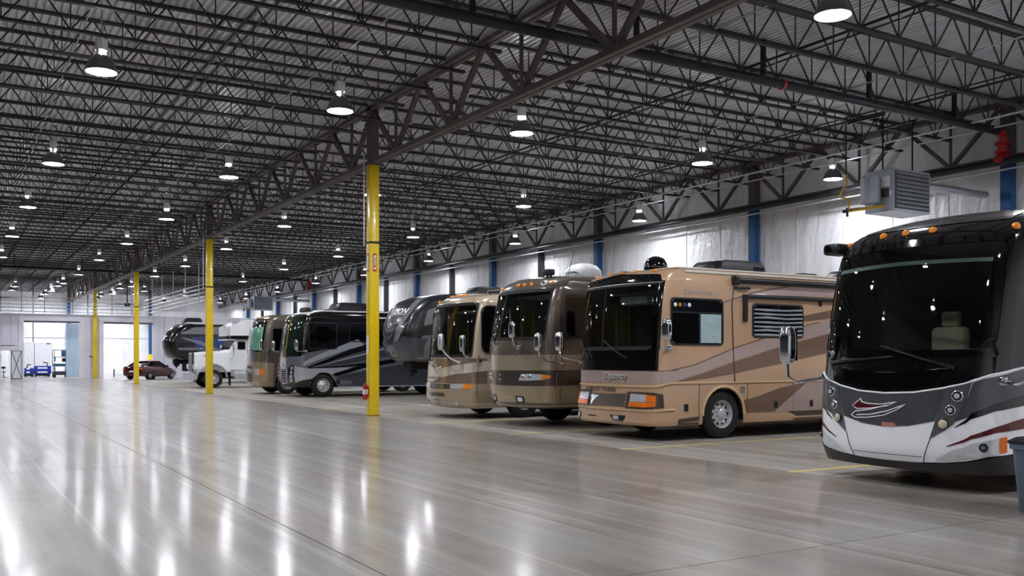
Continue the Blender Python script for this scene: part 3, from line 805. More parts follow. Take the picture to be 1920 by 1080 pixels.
A.grid('grey_centre_panel', [(-.66, .86), (-.33, .785), (0, .76), (.33, .785), (.66, .86)], [(-.80, 1.275), (-.4, 1.195), (0, 1.175), (.4, 1.195), (.80, 1.275)], 'coach_grey', 5, 4, .011)
A.grid('grey_cheek', [(.88, .86), (1.1, .99), (1.27, 1.1), (S_ + .75, 1.16), (S_ + 2.4, 1.4)], [(1.06, 1.33), (1.15, 1.375), (1.27, 1.42), (S_ + .75, 1.48), (S_ + 2.4, 1.72)], 'coach_grey', 5, 3, .011, both=True)
A.grid('black_swoosh', [(.88, .79), (1.05, .90), (1.24, 1.0), (S_ + .75, 1.05), (S_ + 2.4, 1.2)], [(.885, .80), (1.05, .965), (1.24, 1.09), (S_ + .75, 1.17), (S_ + 2.4, 1.4)], 'coach_black', 5, 2, .013, both=True)
A.grid('red_swoosh', [(.8, .56), (1.05, .665), (1.25, .75), (S_ + .75, .78), (S_ + 2.4, .95)], [(.805, .575), (1.05, .71), (1.25, .82), (S_ + .75, .9), (S_ + 2.4, 1.1)], 'coach_red', 5, 2, .013, both=True)
A.grid('bumper_skirt', [(-1.27, .245), (-.6, .245), (0, .245), (.6, .245), (1.27, .245), (S_ + 1.6, .245)], [(-1.27, .49), (-.6, .35), (0, .34), (.6, .35), (1.27, .48), (S_ + 1.6, .46)], 'bumper_dark', 6, 2, .014)
A.line('hood_seam', [(.61, .65), (.5, .345)], .006, 'coach_black', .007, both=True)
A.line('hood_seam', [(-.5, .42), (.5, .42)], .004, 'coach_grey', .007)
for sg in (1, -1):
    hl = A.grid('headlight', [(sg * a, z) for a, z in ([(.60, .64), (.69, .70), (.78, .76), (.88, .84)] if sg > 0 else [(.88, .84), (.78, .76), (.69, .70), (.60, .64)])],
                [(sg * a, z) for a, z in ([(.79, 1.27), (.87, 1.30), (.96, 1.33), (1.06, 1.36)] if sg > 0 else [(1.06, 1.36), (.96, 1.33), (.87, 1.30), (.79, 1.27)])], 'headlight_bowl', 3, 5, .016)
    for (a, z, r, m) in ((.91, 1.17, .068, 'black_gloss'), (.84, 1.0, .062, 'black_gloss'), (.76, .83, .068, 'cream_leather')):
        A.disc('lamp_bezel', sg * a, z, r, 'chrome' if m != 'cream_leather' else 'black_gloss', .028, hl)
        A.disc('lamp_bulb', sg * a, z, r * .8, m, .036, hl); A.disc('lamp_lens', sg * a, z, r * .5, 'clear_lens' if m != 'cream_leather' else m, .046, hl)
    fl = A.grid('fog_light', [(sg * a, z) for a, z in ([(.66, .395), (.85, .415), (1.05, .45), (1.26, .50)] if sg > 0 else [(1.26, .50), (1.05, .45), (.85, .415), (.66, .395)])],
                [(sg * a, z) for a, z in ([(.68, .41), (.85, .52), (1.05, .61), (1.26, .69)] if sg > 0 else [(1.26, .69), (1.05, .61), (.85, .52), (.68, .41)])], 'clear_lens', 4, 3, .016)
    A.disc('fog_bulb', sg * 1.16, .575, .05, 'black_gloss', .026, fl); A.disc('fog_bulb', sg * 1.16, .575, .03, 'headlight_bowl', .034, fl)
    rv = lambda L_: L_ if sg > 0 else [(-a, z) for a, z in reversed(L_)]
    A.grid('side_marker', rv([(1.262, .51), (1.293, .52)]), rv([(1.265, .69), (1.296, .70)]), 'orange_lens', 4, 2, .018)
# swoosh emblem, red with white outline
A.grid('emblem_swoosh', [(-.50, 1.0), (-.42, .97), (-.2, .985), (.02, 1.02)], [(-.36, 1.09), (-.37, 1.04), (-.2, 1.01), (.02, 1.03)], 'coach_red', 4, 2, .014)
for pts in ([(-.36, 1.1), (-.50, 1.0), (-.42, .965), (-.2, .98), (.05, 1.02), (.18, 1.075), (-.05, 1.035), (-.25, 1.04), (-.35, 1.06), (-.36, 1.1)],
            [(.05, 1.03), (-.2, .965), (-.45, .93), (-.52, .88), (-.45, .85), (-.25, .86), (0, .9), (.17, .97), (.3, 1.05), (.05, .955), (-.2, .9), (-.42, .885)]):
    A.line('emblem_outline', pts, .007, 'white_print', .015, k=2)
A.poly('maker_badge', [(-.02, .765), (.13, .765), (.13, .755), (.18, .79), (.13, .825), (.13, .815), (-.02, .815)], 'coach_badge' if 'coach_badge' in MATS else mat('coach_badge', '#b8786a', .4).name, .016)
A.lamp_dots('marker_light', [(-1.2, 3.2), (-.36, 3.22), (0, 3.22), (.36, 3.22), (1.2, 3.2)], .045, 'amber')
A.line('black_cowl_line', [(-.75, 1.5), (-.3, 1.44), (.3, 1.44), (.8, 1.5)], .006, 'headlight_bowl', .004, k=5)
A.grid('cowl_panel', [(-.6, 1.28), (0, 1.22), (.6, 1.28)], [(-.75, 1.49), (0, 1.43), (.75, 1.49)], 'black_gloss', 6, 2, .01)
A.wiper(.86, 1.5, .1, 1.72); A.wiper(-.98, 1.55, -.12, 1.62)
A.mirror(A.P(-1.22, 1.35, .0), [Vector((-.02, -1.42, 1.28)), Vector((.02, -1.54, 1.36))], Vector((.0, -1.57, 1.80)), .11, .27, dn=.1)
A.mirror(A.P(1.27, 1.35, .0), [Vector((-.16, 1.6, 1.33)), Vector((-.12, 1.95, 1.42))], Vector((-.12, 2.05, 1.86)), .11, .27, dn=.1)
cm = MB().box(-.95, -.6, -1.48, -1.2, 3.08, 3.24, .05, 3).build('awning_arm_housing', 'black_plastic', A.root, 40)
MB().lathe([(.05, 0), (.05, .03)], 12, 'x', (-.6, -1.36, 3.16)).build('camera_lens', 'black_gloss', cm)
A.grid('roof_cap', [(-1.1, 3.30), (0, 3.28), (1.1, 3.30)], [(-.95, 3.52), (0, 3.52), (.95, 3.52)], 'coach_roof_grey', 8, 8, .006)
A.window(S_ + 1.05, S_ + 2.1, 1.85, 2.85, .1)
A.window(S_ + 4.4, S_ + 6.2, 1.9, 2.75, .1)
A.wheels((2.3, 9.6)); A.well(2.3); A.well(9.6); A.chassis(1.0)
A.roof_unit(5.0, 0, 1.1, .9, .3); A.roof_unit(9.0, 0, 1.1, .9, .3)

# ================================================================== 2: tan motorhome
mat('tan_paint', '#c8a585', 0.25, 0.15, 0.6, var=0.03, scale=1)
mat('tan_light', '#d8b890', 0.22, 0.1, 0.6, var=0.02)
mat('mauve_paint', '#b7a19a', 0.25, 0.2, 0.6, var=0.03)
mat('brown_paint', '#7d6250', 0.25, 0.2, 0.6, var=0.03)
mat('brown_dark', '#4b3b31', 0.3, 0.1, 0.5)
mat('blind_grey', '#8c949a', 0.6, var=0.2, scale=2)
mat('roof_white', '#d9d4ca', 0.4)
mat('pale_curtain', '#9fb4b8', 0.8, var=0.1)
B = Rig('motorhome', 'tan motorhome with brown and mauve stripes and chrome mirrors', 'motorhome', (11.68, 15.15, 0), 0, 11.8,
    [(.30, .20, 1.28, .24, .10), (.36, .26, 1.30, .24, .11), (.62, .26, 1.31, .24, .11), (.9, .20, 1.31, .22, .11), (1.36, .18, 1.31, .22, .11), (1.8, .16, 1.31, .22, .11), (3.15, .02, 1.30, .20, .13),
     (3.3, -.06, 1.28, .22, .15), (3.38, -.22, 1.2, .26, .16), (3.40, -.42, 1.12, .28, .16)], arches=(1.7, 7.6), arch_r=.56, zc=.48)
B.body('tan_paint', wind=(1.18, 1.80, 3.10))
B.windshield(1.18, 1.80, 3.10, post=-.25, rnd=.1)
B.grid('black_mask', [(-1.26, 1.38), (0, 1.38), (1.26, 1.38)], [(-1.26, 1.80), (0, 1.80), (1.26, 1.80)], 'black_gloss', 8, 2, .006)
B.grid('black_visor', [(-1.24, 3.08), (0, 3.09), (1.24, 3.08)], [(-1.16, 3.22), (0, 3.32), (1.16, 3.24)], 'black_gloss', 8, 2, .008)
for sg in (1, -1): B.grid('black_pillar', [(sg * 1.14, 1.78), (sg * 1.27, 1.78)][::sg], [(sg * 1.14, 3.12), (sg * 1.26, 3.12)][::sg], 'black_gloss', 3, 5, .01)
B.line('visor_trim', [(-1.24, 3.09), (0, 3.1), (1.24, 3.09)], .008, 'alu', .01, k=6)
B.interior(1.0, 1.72, .18, 'cream_leather')
MB().box(-.9, -.5, -.55, .35, 2.72, 2.92, .05, 3).build('visor_console', 'dash_grey', B.root, 40)
B.grid('mauve_front_band', [(-(S_ + .3), 1.13), (-1.28, 1.13), (0, 1.12), (1.28, 1.13), (S_ + .35, 1.15)], [(-(S_ + .3), 1.37), (-1.28, 1.37), (0, 1.37), (1.28, 1.37), (S_ + .35, 1.38)], 'mauve_paint', 6, 2, .006)
B.line('pin_stripe', [(-1.28, 1.37), (0, 1.37), (1.28, 1.37), (S_ + .5, 1.385)], .006, 'brown_dark', .006, k=6)
B.grid('mauve_stripe', [(S_ + .35, 1.15), (S_ + .9, 1.28), (S_ + 2.0, 1.57), (S_ + 3.3, 1.86), (S_ + 4.5, 2.10), (S_ + 7, 2.6), (S_ + 11, 3.0)],
       [(S_ + .35, 1.38), (S_ + .9, 1.47), (S_ + 2.0, 1.82), (S_ + 3.3, 2.14), (S_ + 4.5, 2.38), (S_ + 7, 2.85), (S_ + 11, 3.1)], 'mauve_paint', 4, 1, .006, both=True)
B.grid('brown_stripe', [(S_ + .5, 1.16), (S_ + 1.1, 1.2), (S_ + 2.0, 1.31), (S_ + 3.3, 1.5), (S_ + 4.5, 1.69), (S_ + 7, 2.1), (S_ + 11.5, 2.6)],
       [(S_ + .5, 1.17), (S_ + 1.1, 1.31), (S_ + 2.0, 1.55), (S_ + 3.3, 1.85), (S_ + 4.5, 2.09), (S_ + 7, 2.58), (S_ + 11.5, 3.0)], 'brown_paint', 4, 1, .006, both=True)
B.line('stripe_edge', [(S_ + .35, 1.39), (S_ + .9, 1.48), (S_ + 2.0, 1.83), (S_ + 3.3, 2.15), (S_ + 4.5, 2.4)], .007, 'brown_dark', .006)
B.grid('upper_brown_stripe', [(S_ + 1.7, 2.72), (S_ + 2.6, 2.86), (S_ + 4.6, 2.98), (S_ + 8, 3.05)], [(S_ + 1.7, 2.73), (S_ + 2.6, 2.98), (S_ + 4.0, 3.14), (S_ + 8, 3.16)], 'mauve_paint', 4, 1, .005)
B.grid('upper_pin_stripe', [(S_ + 1.72, 2.74), (S_ + 2.6, 2.97), (S_ + 3.6, 3.12)], [(S_ + 1.72, 2.76), (S_ + 2.6, 3.0), (S_ + 3.6, 3.17)], 'brown_paint', 4, 1, .007)
B.grid('brown_stripe', [(S_ + 4.0, 2.40), (S_ + 5.2, 2.52)], [(S_ + 4.0, 2.52), (S_ + 5.2, 2.72)], 'brown_paint', 4, 1, .006)
B.grid('lower_brown_stripe', [(S_ + 2.25, .5), (S_ + 2.6, .5), (S_ + 3.13, .5), (S_ + 3.3, .53)], [(S_ + 2.25, .76), (S_ + 2.6, .82), (S_ + 3.3, 1.0), (S_ + 4.1, 1.1)], 'brown_paint', 4, 1, .006, both=True)
B.grid('lower_mauve_stripe', [(S_ + 3.13, .5), (S_ + 5.5, .5)], [(S_ + 4.1, 1.1), (S_ + 6.5, 1.1)], 'mauve_paint', 4, 1, .007, both=True)
B.grid('rocker_skirt', [(S_ + .5, .31), (S_ + 1.05, .31)], [(S_ + .5, .43), (S_ + 1.05, .47)], 'brown_dark', 3, 1, .008, both=True)
B.grid('rocker_skirt', [(S_ + 2.25, .31), (S_ + 6.9, .31)], [(S_ + 2.25, .49), (S_ + 6.9, .5)], 'brown_dark', 3, 1, .008, both=True)
B.line('belt_moulding', [(S_ + .3, 1.13), (S_ + 11.7, 1.13)], .016, 'tan_light', .01, k=2, both=True)
B.line('front_moulding', [(-1.26, 1.07), (0, 1.06), (1.26, 1.07), (S_ + .3, 1.13)], .02, 'tan_light', .012, k=6)
B.grid('grille', [(-1.24, .64), (0, .66), (.60, .66)], [(-1.24, .92), (0, .90), (.60, .92)], 'brown_dark', 8, 2, .008)
for i in range(4): B.disc('grille_rivet', .56, .70 + i * .06, .012, 'alu', .012)
B.poly('diamond_badge', [(-.66, .86), (-.30, .86), (-.36, .83), (-.48, .73), (-.60, .83)], 'alu', .016)
for sg in (1, -1):
    rv = lambda L_: L_ if sg > 0 else [(-a, z) for a, z in reversed(L_)]
    hs = B.grid('headlight_surround', rv([(.58, .63), (.9, .63), (1.22, .64), (S_ + .14, .66)]), rv([(.58, .96), (.9, .96), (1.22, .95), (S_ + .12, .92)]), 'brown_dark', 4, 2, .01)
    B.grid('headlight', rv([(.68, .76), (1.08, .76)]), rv([(.68, .92), (1.08, .91)]), 'clear_lens', 6, 2, .026, parent=hs)
    B.grid('turn_signal', rv([(.68, .665), (1.08, .665), (1.25, .68)]), rv([(.68, .755), (1.08, .755), (1.25, .77)]), 'orange_lens', 5, 2, .026, parent=hs)
    B.grid('corner_lens', rv([(1.085, .765), (1.25, .775)]), rv([(1.085, .91), (1.24, .89)]), 'orange_lens', 4, 2, .026, parent=hs)
    f = B.grid('fog_recess', rv([(.22, .38), (.52, .38)]) if sg > 0 else rv([(1.0, .38), (1.22, .38)]), rv([(.14, .49), (.60, .49)]) if sg > 0 else rv([(1.0, .49), (1.26, .49)]), 'black_plastic', 4, 1, .012)
    B.grid('fog_light', rv([(.24, .4), (.40, .4)]) if sg > 0 else rv([(1.02, .4), (1.12, .4)]), rv([(.22, .475), (.40, .475)]) if sg > 0 else rv([(1.02, .475), (1.12, .475)]), 'clear_lens', 3, 1, .018, parent=f)
B.line('bumper_edge', [(-1.27, .60), (0, .60), (1.27, .60), (S_ + .4, .62)], .018, 'tan_light', .008, k=6)
B.poly('tow_slot', [(-.66, .43), (-.34, .43), (-.34, .45), (-.66, .45)], 'black_plastic', .01)
tx = B.text('script_lettering', 'Discovery', .19, -.16, 1.19, 'brown_dark', .012, .25, sx=.92, bold=.002)
B.text('script_lettering', 'Discovery', .19, -.165, 1.195, 'white_print', .010, .25, sx=.92, bold=.009)
B.line('script_flourish', [(-.02, 1.13), (.12, 1.18), (.35, 1.2), (.55, 1.2)], .006, 'brown_dark', .01)
B.text('hood_lettering', 'ALMOST THERE', .12, -.86, .945, 'black_print', .022, 0, sx=1.32, bold=.002)
fr = B.window(S_ + .30, S_ + 1.68, 1.87, 2.80, .09, both=True)
MB().box(-1.64, -.34, 1.322, 1.328, 2.50, 2.53).build('window_rail', 'black_plastic', fr)
MB().box(-1.06, -1.02, 1.322, 1.328, 1.9, 2.5).build('window_mullion', 'black_plastic', fr)
V = []; F = []
for i in range(21):
    x = -1.07 - i * .0275; V += [(x, 1.323 + .003 * math.sin(i * 1.9), 1.92), (x, 1.323 + .003 * math.sin(i * 1.9), 2.49)]
for i in range(20): F.append((2 * i, 2 * i + 2, 2 * i + 3, 2 * i + 1))
MB().add(V, F).build('window_curtain', 'pale_curtain', fr, 60)
for k, m_ in enumerate(('white_enamel', 'amber', 'blue_paint', 'white_enamel')):
    B.disc('window_sticker', S_ + .42 + .12 * k, 2.66, .042, m_, .012, fr, depth=.002)
f2 = B.window(S_ + 2.49, S_ + 4.0, 2.04, 2.75, .09, both=True, mull=(S_ + 3.25,))
for k in range(7):
    z = 2.10 + k * .087; MB().tube([(-2.54, 1.322, z), (-2.9, 1.322, z + .012 * math.sin(k * 2)), (-3.5, 1.322, z - .01), (-3.95, 1.322, z + .008)], [.02, .026, .02, .024], 6).build('blind_fold', 'blind_grey', f2, 40)
B.window(S_ + 5.4, S_ + 6.8, 2.04, 2.75, .09)
# slide-out joint, awnings and arms
B.line('slide_out_seam', [(S_ + 2.0, 1.13), (S_ + 2.0, 3.22)], .014, 'brown_dark', .004)
aw = MB().tube([(-1.97, 1.36, 3.2), (-11.3, 1.36, 3.2)], .06, 12).build('awning_roll', 'dark_pipe', B.root, 40)
MB().box(-2.06, -1.92, 1.29, 1.42, 3.1, 3.28, .02).box(-2.4, -2.0, 1.32, 1.36, 3.02, 3.07).build('awning_bracket', 'black_plastic', aw)
MB().tube([(-2.28, 1.35, 2.88), (-8.0, 1.35, 2.9)], .045, 10).build('slide_awning_roll', 'dark_pipe', B.root, 40)
MB().box(-2.32, -2.22, 1.3, 1.38, 2.36, 2.92, .015).build('slide_awning_arm', 'black_plastic', B.root)
MB().box(-4.55, -4.5, 1.3, 1.36, 2.74, 2.9, .01).build('slide_awning_bracket', 'black_plastic', B.root)
for d in (1.04, 2.36, 3.70, 5.2): B.line('bay_door_seam', [(S_ + d, .46), (S_ + d, 1.1)], .006, 'brown_dark', .003)
for d in (.65, 3.12, 4.2, 5.6):
    l = B.ring('bay_latch', rrect(S_ + d, S_ + d + .1, .58, .72, .015, 2), rrect(S_ + d + .02, S_ + d + .08, .61, .69, .01, 2), 'black_plastic', .0, .012)
    B.poly('latch_paddle', rrect(S_ + d + .015, S_ + d + .085, .6, .7, .01, 2), 'rubber', .008, l)
B.ring('vent_plate', rrect(S_ + 2.12, S_ + 2.32, .87, 1.07, .01, 2), rrect(S_ + 2.14, S_ + 2.30, .89, 1.05, .01, 2), 'tan_light', .0, .008)
for k in range(4): B.line('vent_slot', [(S_ + 2.15, .91 + k * .04), (S_ + 2.29, .91 + k * .04)], .008, 'blind_grey', .008, k=1)
al = []
for k in range(17):
    t = PI * k / 16; al.append((S_ + 1.7 - .57 * math.cos(t), .48 + .57 * math.sin(t)))
MB().tube([Vector((-(a - S_), 1.31, z)) for a, z in al], .03, 8).build('arch_lip', 'tan_light', B.root, 40)
B.text('flank_lettering', 'Discovery', .15, S_ + .62, 2.87, 'blind_grey', .008, .2, sx=1.45)
B.mirror(B.P(S_ + .22, 1.82, 0), [Vector((.02, 1.5, 1.78)), Vector((.05, 1.58, 1.88))], Vector((.04, 1.6, 2.16)), .11, .21)
B.mirror(Vector((-.05, -1.28, 1.55)), [Vector((.2, -1.55, 1.62)), Vector((.24, -1.66, 1.68))], Vector((.26, -1.70, 1.98)), .11, .21)
B.wiper(.55, 1.62, -.1, 1.92); B.wiper(-.75, 1.62, -1.1, 1.92)
B.lamp_dots('marker_light', [(-.95, 3.33), (-.4, 3.35), (0, 3.355), (.4, 3.35), (.95, 3.33)], .04, 'amber')
B.roof_unit(3.0, 0.1, 1.55, .95, .34); B.roof_unit(5.3, .1, .7, .6, .18, name='roof_vent'); B.roof_unit(7.3, .1, 1.5, .95, .34)
MB().lathe([(.24, 3.38), (.25, 3.48), (.24, 3.58), (.18, 3.68), (.08, 3.73), (0, 3.74)], 20, 'z', (-.95, .1, 0)).build('satellite_dome', 'black_gloss', B.root, 40)
MB().box(-11.7, -.55, -1.2, 1.2, 3.385, 3.42, .015).build('roof_membrane', 'roof_white', B.root)
B.line('gutter_rail', [(S_ + .7, 3.32), (S_ + 11.6, 3.32)], .028, 'roof_white', .01, k=1, both=True)
B.wheels((1.7, 7.6), .49, .17); B.well(1.7); B.well(7.6); B.chassis(.7)

# ================================================================== 3: taupe motorhome with rounded nose
mat('taupe_dark', '#4e463f', 0.2, 0.3, 0.7, var=0.02); mat('taupe_mid', '#6d645c', 0.2, 0.35, 0.7, var=0.02)
mat('taupe_light', '#a99c88', 0.2, 0.35, 0.7, var=0.02); mat('taupe_sand', '#a8987c', 0.2, 0.35, 0.7, var=0.02)
C = Rig('motorhome', 'taupe motorhome with a rounded nose and dark headlight band', 'motorhome', (11.35, 19.05, 0), 0, 11.8,
    [(.46, -.14, 1.22, .36, .16), (.55, -.05, 1.27, .36, .17), (.95, .02, 1.30, .36, .17), (1.7, 0, 1.31, .34, .17), (2.0, -.03, 1.31, .32, .17), (3.24, -.28, 1.30, .30, .18),
     (3.4, -.38, 1.28, .34, .2), (3.52, -.6, 1.2, .4, .22), (3.56, -.85, 1.1, .4, .2)], arches=(2.2, 8.0), arch_r=.58)
C.body('taupe_mid', wind=(1.45, 2.06, 3.20))
C.windshield(1.45, 2.06, 3.20, post=-.28, rnd=.14)
C.interior(1.1, 1.95, .5, 'grey_leather')
C.grid('dark_hood_band', [(-1.27, 1.7), (0, 1.70), (1.27, 1.7), (S_ + .8, 1.7), (S_ + 3, 1.75)], [(-1.27, 2.02), (0, 2.02), (1.27, 2.02), (S_ + .8, 2.02), (S_ + 3, 2.05)], 'taupe_mid', 8, 2, .006)
C.grid('light_band', [(-1.28, 1.34), (0, 1.33), (1.28, 1.34), (S_ + .9, 1.34), (S_ + 11.5, 1.4)], [(-1.28, 1.7), (0, 1.69), (1.28, 1.7), (S_ + .9, 1.7), (S_ + 11.5, 1.75)], 'taupe_light', 8, 3, .007)
C.grid('headlight_band', [(-1.28, .98), (0, .97), (1.28, .98), (S_ + .9, .98), (S_ + 11.5, 1.0)], [(-1.28, 1.34), (0, 1.33), (1.28, 1.34), (S_ + .9, 1.34), (S_ + 11.5, 1.4)], 'taupe_dark', 8, 3, .007)
C.grid('sand_lower_panel', [(-1.2, .5), (0, .48), (1.2, .5), (S_ + 1.0, .5), (S_ + 1.6, .5)], [(-1.28, .98), (0, .97), (1.28, .98), (S_ + 1.0, .98), (S_ + 1.6, .98)], 'taupe_sand', 8, 4, .006)
C.grid('dark_flank', [(S_ + .72, 2.02), (S_ + 3, 2.05), (S_ + 11.5, 2.1)], [(S_ + 1.0, 3.4), (S_ + 3, 3.42), (S_ + 11.5, 3.42)], 'taupe_dark', 5, 5, .006, both=True)
for sg in (1, -1):
    rv = lambda L_: L_ if sg > 0 else [(-a, z) for a, z in reversed(L_)]
    h = C.grid('headlight', rv([(.58, 1.10), (.9, 1.10), (1.16, 1.12)]), rv([(.66, 1.25), (.9, 1.26), (1.16, 1.25)]), 'clear_lens', 4, 2, .016)
    C.grid('turn_signal', rv([(1.16, 1.12), (1.27, 1.16)]), rv([(1.16, 1.25), (1.27, 1.22)]), 'amber', 4, 2, .018, parent=h)
    for a in (.72, .92): C.disc('lamp_bowl', sg * a, 1.18, .06, 'chrome', .022, h)
    f = C.ring('fog_surround', rrect(sg * .58 - .13, sg * .58 + .13, .58, .74, .03, 3)[::1], rrect(sg * .58 - .08, sg * .58 + .08, .61, .71, .02, 3), 'black_plastic', .004, .012)
    C.poly('fog_light', rrect(sg * .58 - .085, sg * .58 + .085, .605, .715, .02, 3), 'clear_lens', .014, f)
C.ring('hood_panel_seam', rrect(-1.08, .48, .55, 1.68, .03, 3), rrect(-1.07, .47, .56, 1.67, .03, 3), 'taupe_dark', .006, .003)
C.disc('hood_emblem', -.18, 1.16, .07, 'chrome', .016)
C.disc('hood_emblem', -.18, 1.16, .045, 'taupe_dark', .026)
C.lamp_dots('marker_light', [(.1, 3.34), (.34, 3.34), (.58, 3.34), (-.95, 3.33), (1.12, 3.36)], .045, 'amber')
C.disc('round_badge', .92, 3.36, .085, 'white_print', .012); C.disc('round_badge', .92, 3.36, .06, 'taupe_dark', .022)
C.wiper(.45, 1.95, .1, 2.62, .06); C.wiper(-.5, 1.95, -.15, 2.55, .06)
C.mirror(Vector((.0, .62, 1.86)), [Vector((.12, .66, 1.9))], Vector((.2, .68, 2.27)), .11, .19)
C.mirror(C.P(S_ + .75, 1.5, 0), [Vector((-.2, 1.5, 1.56)), Vector((.05, 1.62, 1.68))], Vector((.1, 1.62, 1.98)), .1, .2)
C.line('grab_handle', [(S_ + .6, .55), (S_ + .6, 1.2), (S_ + .6, 1.9)], .014, 'chrome', .03, k=3)
C.line('door_seam', [(S_ + .75, .52), (S_ + .75, 1.0), (S_ + .75, 1.9)], .008, 'taupe_dark', .008)
C.window(S_ + .85, S_ + 1.9, 2.1, 3.1, .12)
C.window(S_ + 3.6, S_ + 5.2, 2.1, 2.9, .1)
MB().lathe([(.42, 3.55), (.46, 3.62), (.44, 3.74), (.32, 3.86), (.15, 3.91), (0, 3.92)], 24, 'z', (-1.9, .55, 0)).build('satellite_dome', 'white_enamel', C.root, 40)
MB().box(-.95, -.75, .45, .75, 3.58, 3.72, .03).box(-.9, -.85, .5, .55, 3.5, 3.6).box(-.9, -.85, .65, .7, 3.5, 3.6).build('air_horn', 'black_plastic', C.root, 40)
MB().tube([(-1.1, .95, 3.55), (-1.12, .95, 3.62), (-1.4, .9, 3.66), (-1.7, .8, 3.62), (-1.7, .8, 3.55)], .02, 8).build('roof_rail', 'chrome', C.root, 40)
MB().tube([(-1.3, .75, 3.55), (-1.5, .75, 4.2)], .008, 6).build('antenna', 'rubber', C.root)
MB().box(-2.9, -2.65, 1.0, 1.2, 3.55, 3.72, .04).build('roof_lamp', 'black_plastic', C.root, 40)
C.roof_unit(4.2, 0, 1.1, .9, .3, 'white_enamel'); C.roof_unit(8.0, 0, 1.1, .9, .3, 'white_enamel')
C.wheels((2.2, 8.0)); C.well(2.2); C.well(8.0); C.chassis(.9)

# ================================================================== 4: beige motorhome with a large rounded windshield
mat('beige_paint', '#c4b39c', 0.22, 0.25, 0.7, var=0.02); mat('beige_mid', '#94816e', 0.2, 0.35, 0.7, var=0.02); mat('beige_light', '#d6cabb', 0.25, 0.1, 0.6, var=0.02)
mat('beige_sand', '#b9a98f', 0.2, 0.35, 0.7, var=0.02)
D = Rig('motorhome', 'beige motorhome with rounded windshield and roof rails, beside the nearest yellow column', 'motorhome', (11.5, 22.85, 0), 0, 11.8,
    [(.28, -.16, 1.22, .3, .13), (.42, -.03, 1.28, .32, .14), (.7, .0, 1.30, .3, .14), (1.0, -.04, 1.31, .3, .14), (1.6, -.10, 1.31, .28, .14), (3.12, -.34, 1.30, .28, .15), (3.22, -.42, 1.28, .3, .16), (3.32, -.60, 1.18, .34, .18), (3.35, -.85, 1.1, .34, .18)],
    arches=(2.0, 7.8), arch_r=.58)
D.body('beige_paint', wind=(1.5, 1.66, 3.08))
D.windshield(1.5, 1.66, 3.08, post=-.22, rnd=.24)
D.interior(1.0, 1.58, .5, 'grey_leather')
D.grid('hood_panel', [(-1.26, .95), (0, .95), (1.26, .95), (S_ + .8, .95)], [(-1.26, 1.62), (0, 1.60), (1.26, 1.62), (S_ + .8, 1.62)], 'beige_mid', 8, 3, .006)
D.grid('light_chevron', [(-1.2, .98), (-.4, .98), (.2, 1.1), (.8, 1.2), (1.26, 1.24), (S_ + .8, 1.28), (S_ + 3, 1.4)], [(-1.2, 1.5), (-.4, 1.36), (.2, 1.36), (.8, 1.44), (1.26, 1.5), (S_ + .8, 1.54), (S_ + 3, 1.62)], 'beige_light', 5, 2, .009)
D.grid('bumper_panel', [(-1.2, .3), (0, .29), (1.2, .3), (S_ + 1.2, .3)], [(-1.27, .75), (0, .75), (1.27, .75), (S_ + 1.2, .76)], 'beige_sand', 8, 3, .006)
D.ring('name_plate', rrect(-1.0, .5, 1.0, 1.55, .04, 3), rrect(-.985, .485, 1.015, 1.535, .04, 3), 'beige_mid', .008, .004)
D.line('wing_emblem', [(-.62, 1.44), (-.3, 1.30), (-.12, 1.2), (-.1, 1.32), (.1, 1.4)], .012, 'chrome', .014)
D.line('wing_emblem', [(-.55, 1.5), (-.2, 1.38), (.2, 1.3)], .010, 'tan_light', .014)
D.text('front_lettering', 'MOUNTAIN AIRE', .11, -.92, 1.04, 'brown_dark', .014, .15, sx=1.25)
for sg in (1, -1):
    rv = lambda L_: L_ if sg > 0 else [(-a, z) for a, z in reversed(L_)]
    h = D.grid('headlight', rv([(.62, .80), (1.1, .80)]), rv([(.6, .92), (1.1, .93)]), 'clear_lens', 5, 2, .016)
    D.grid('turn_signal', rv([(1.1, .80), (1.26, .82)]), rv([(1.1, .93), (1.26, .92)]), 'amber', 4, 2, .018, parent=h)
    D.disc('fog_light', sg * .84, .40, .07, 'chrome', .016); D.disc('fog_light', sg * .84, .40, .05, 'clear_lens', .026)
D.grid('chrome_grille', [(-.6, .80), (0, .79), (.6, .80)], [(-.6, .92), (0, .92), (.6, .92)], 'brown_dark', 6, 1, .012)
for z in (.83, .86, .89): D.line('grille_bar', [(-.58, z), (0, z), (.58, z)], .008, 'chrome', .016, k=4)
D.grid('lower_intake', [(-.62, .58), (.36, .58)], [(-.62, .68), (.36, .68)], 'brown_dark', 6, 1, .012)
D.poly('licence_plate', rrect(-.32, .02, .36, .5, .01, 2), 'blind_grey', .014)
D.lamp_dots('marker_light', [(-.95, 3.2), (1.0, 3.21)], .04, 'amber')
MB().box(-.8, -.62, -.5, .3, 3.30, 3.37, .03).build('marker_bar', 'amber', D.root, 40)
D.wiper(.5, 1.55, .0, 2.2, .06); D.wiper(-.75, 1.55, -.35, 2.2, .06)
D.mirror(Vector((-.1, 1.05, 1.5)), [Vector((.1, .95, 1.6)), Vector((.2, .8, 1.75))], Vector((.28, .72, 2.05)), .1, .22, 'alu')
D.mirror(D.P(S_ + .55, 1.55, 0), [Vector((-.2, 1.45, 1.58)), Vector((.0, 1.52, 1.7))], Vector((.06, 1.52, 2.0)), .1, .22)
D.window(S_ + .62, S_ + 1.7, 1.75, 3.02, .2)
D.window(S_ + 3.5, S_ + 5.0, 2.0, 2.8, .1)
D.line('door_seam', [(S_ + .55, .4), (S_ + .55, 1.7)], .008, 'brown_dark', .006)
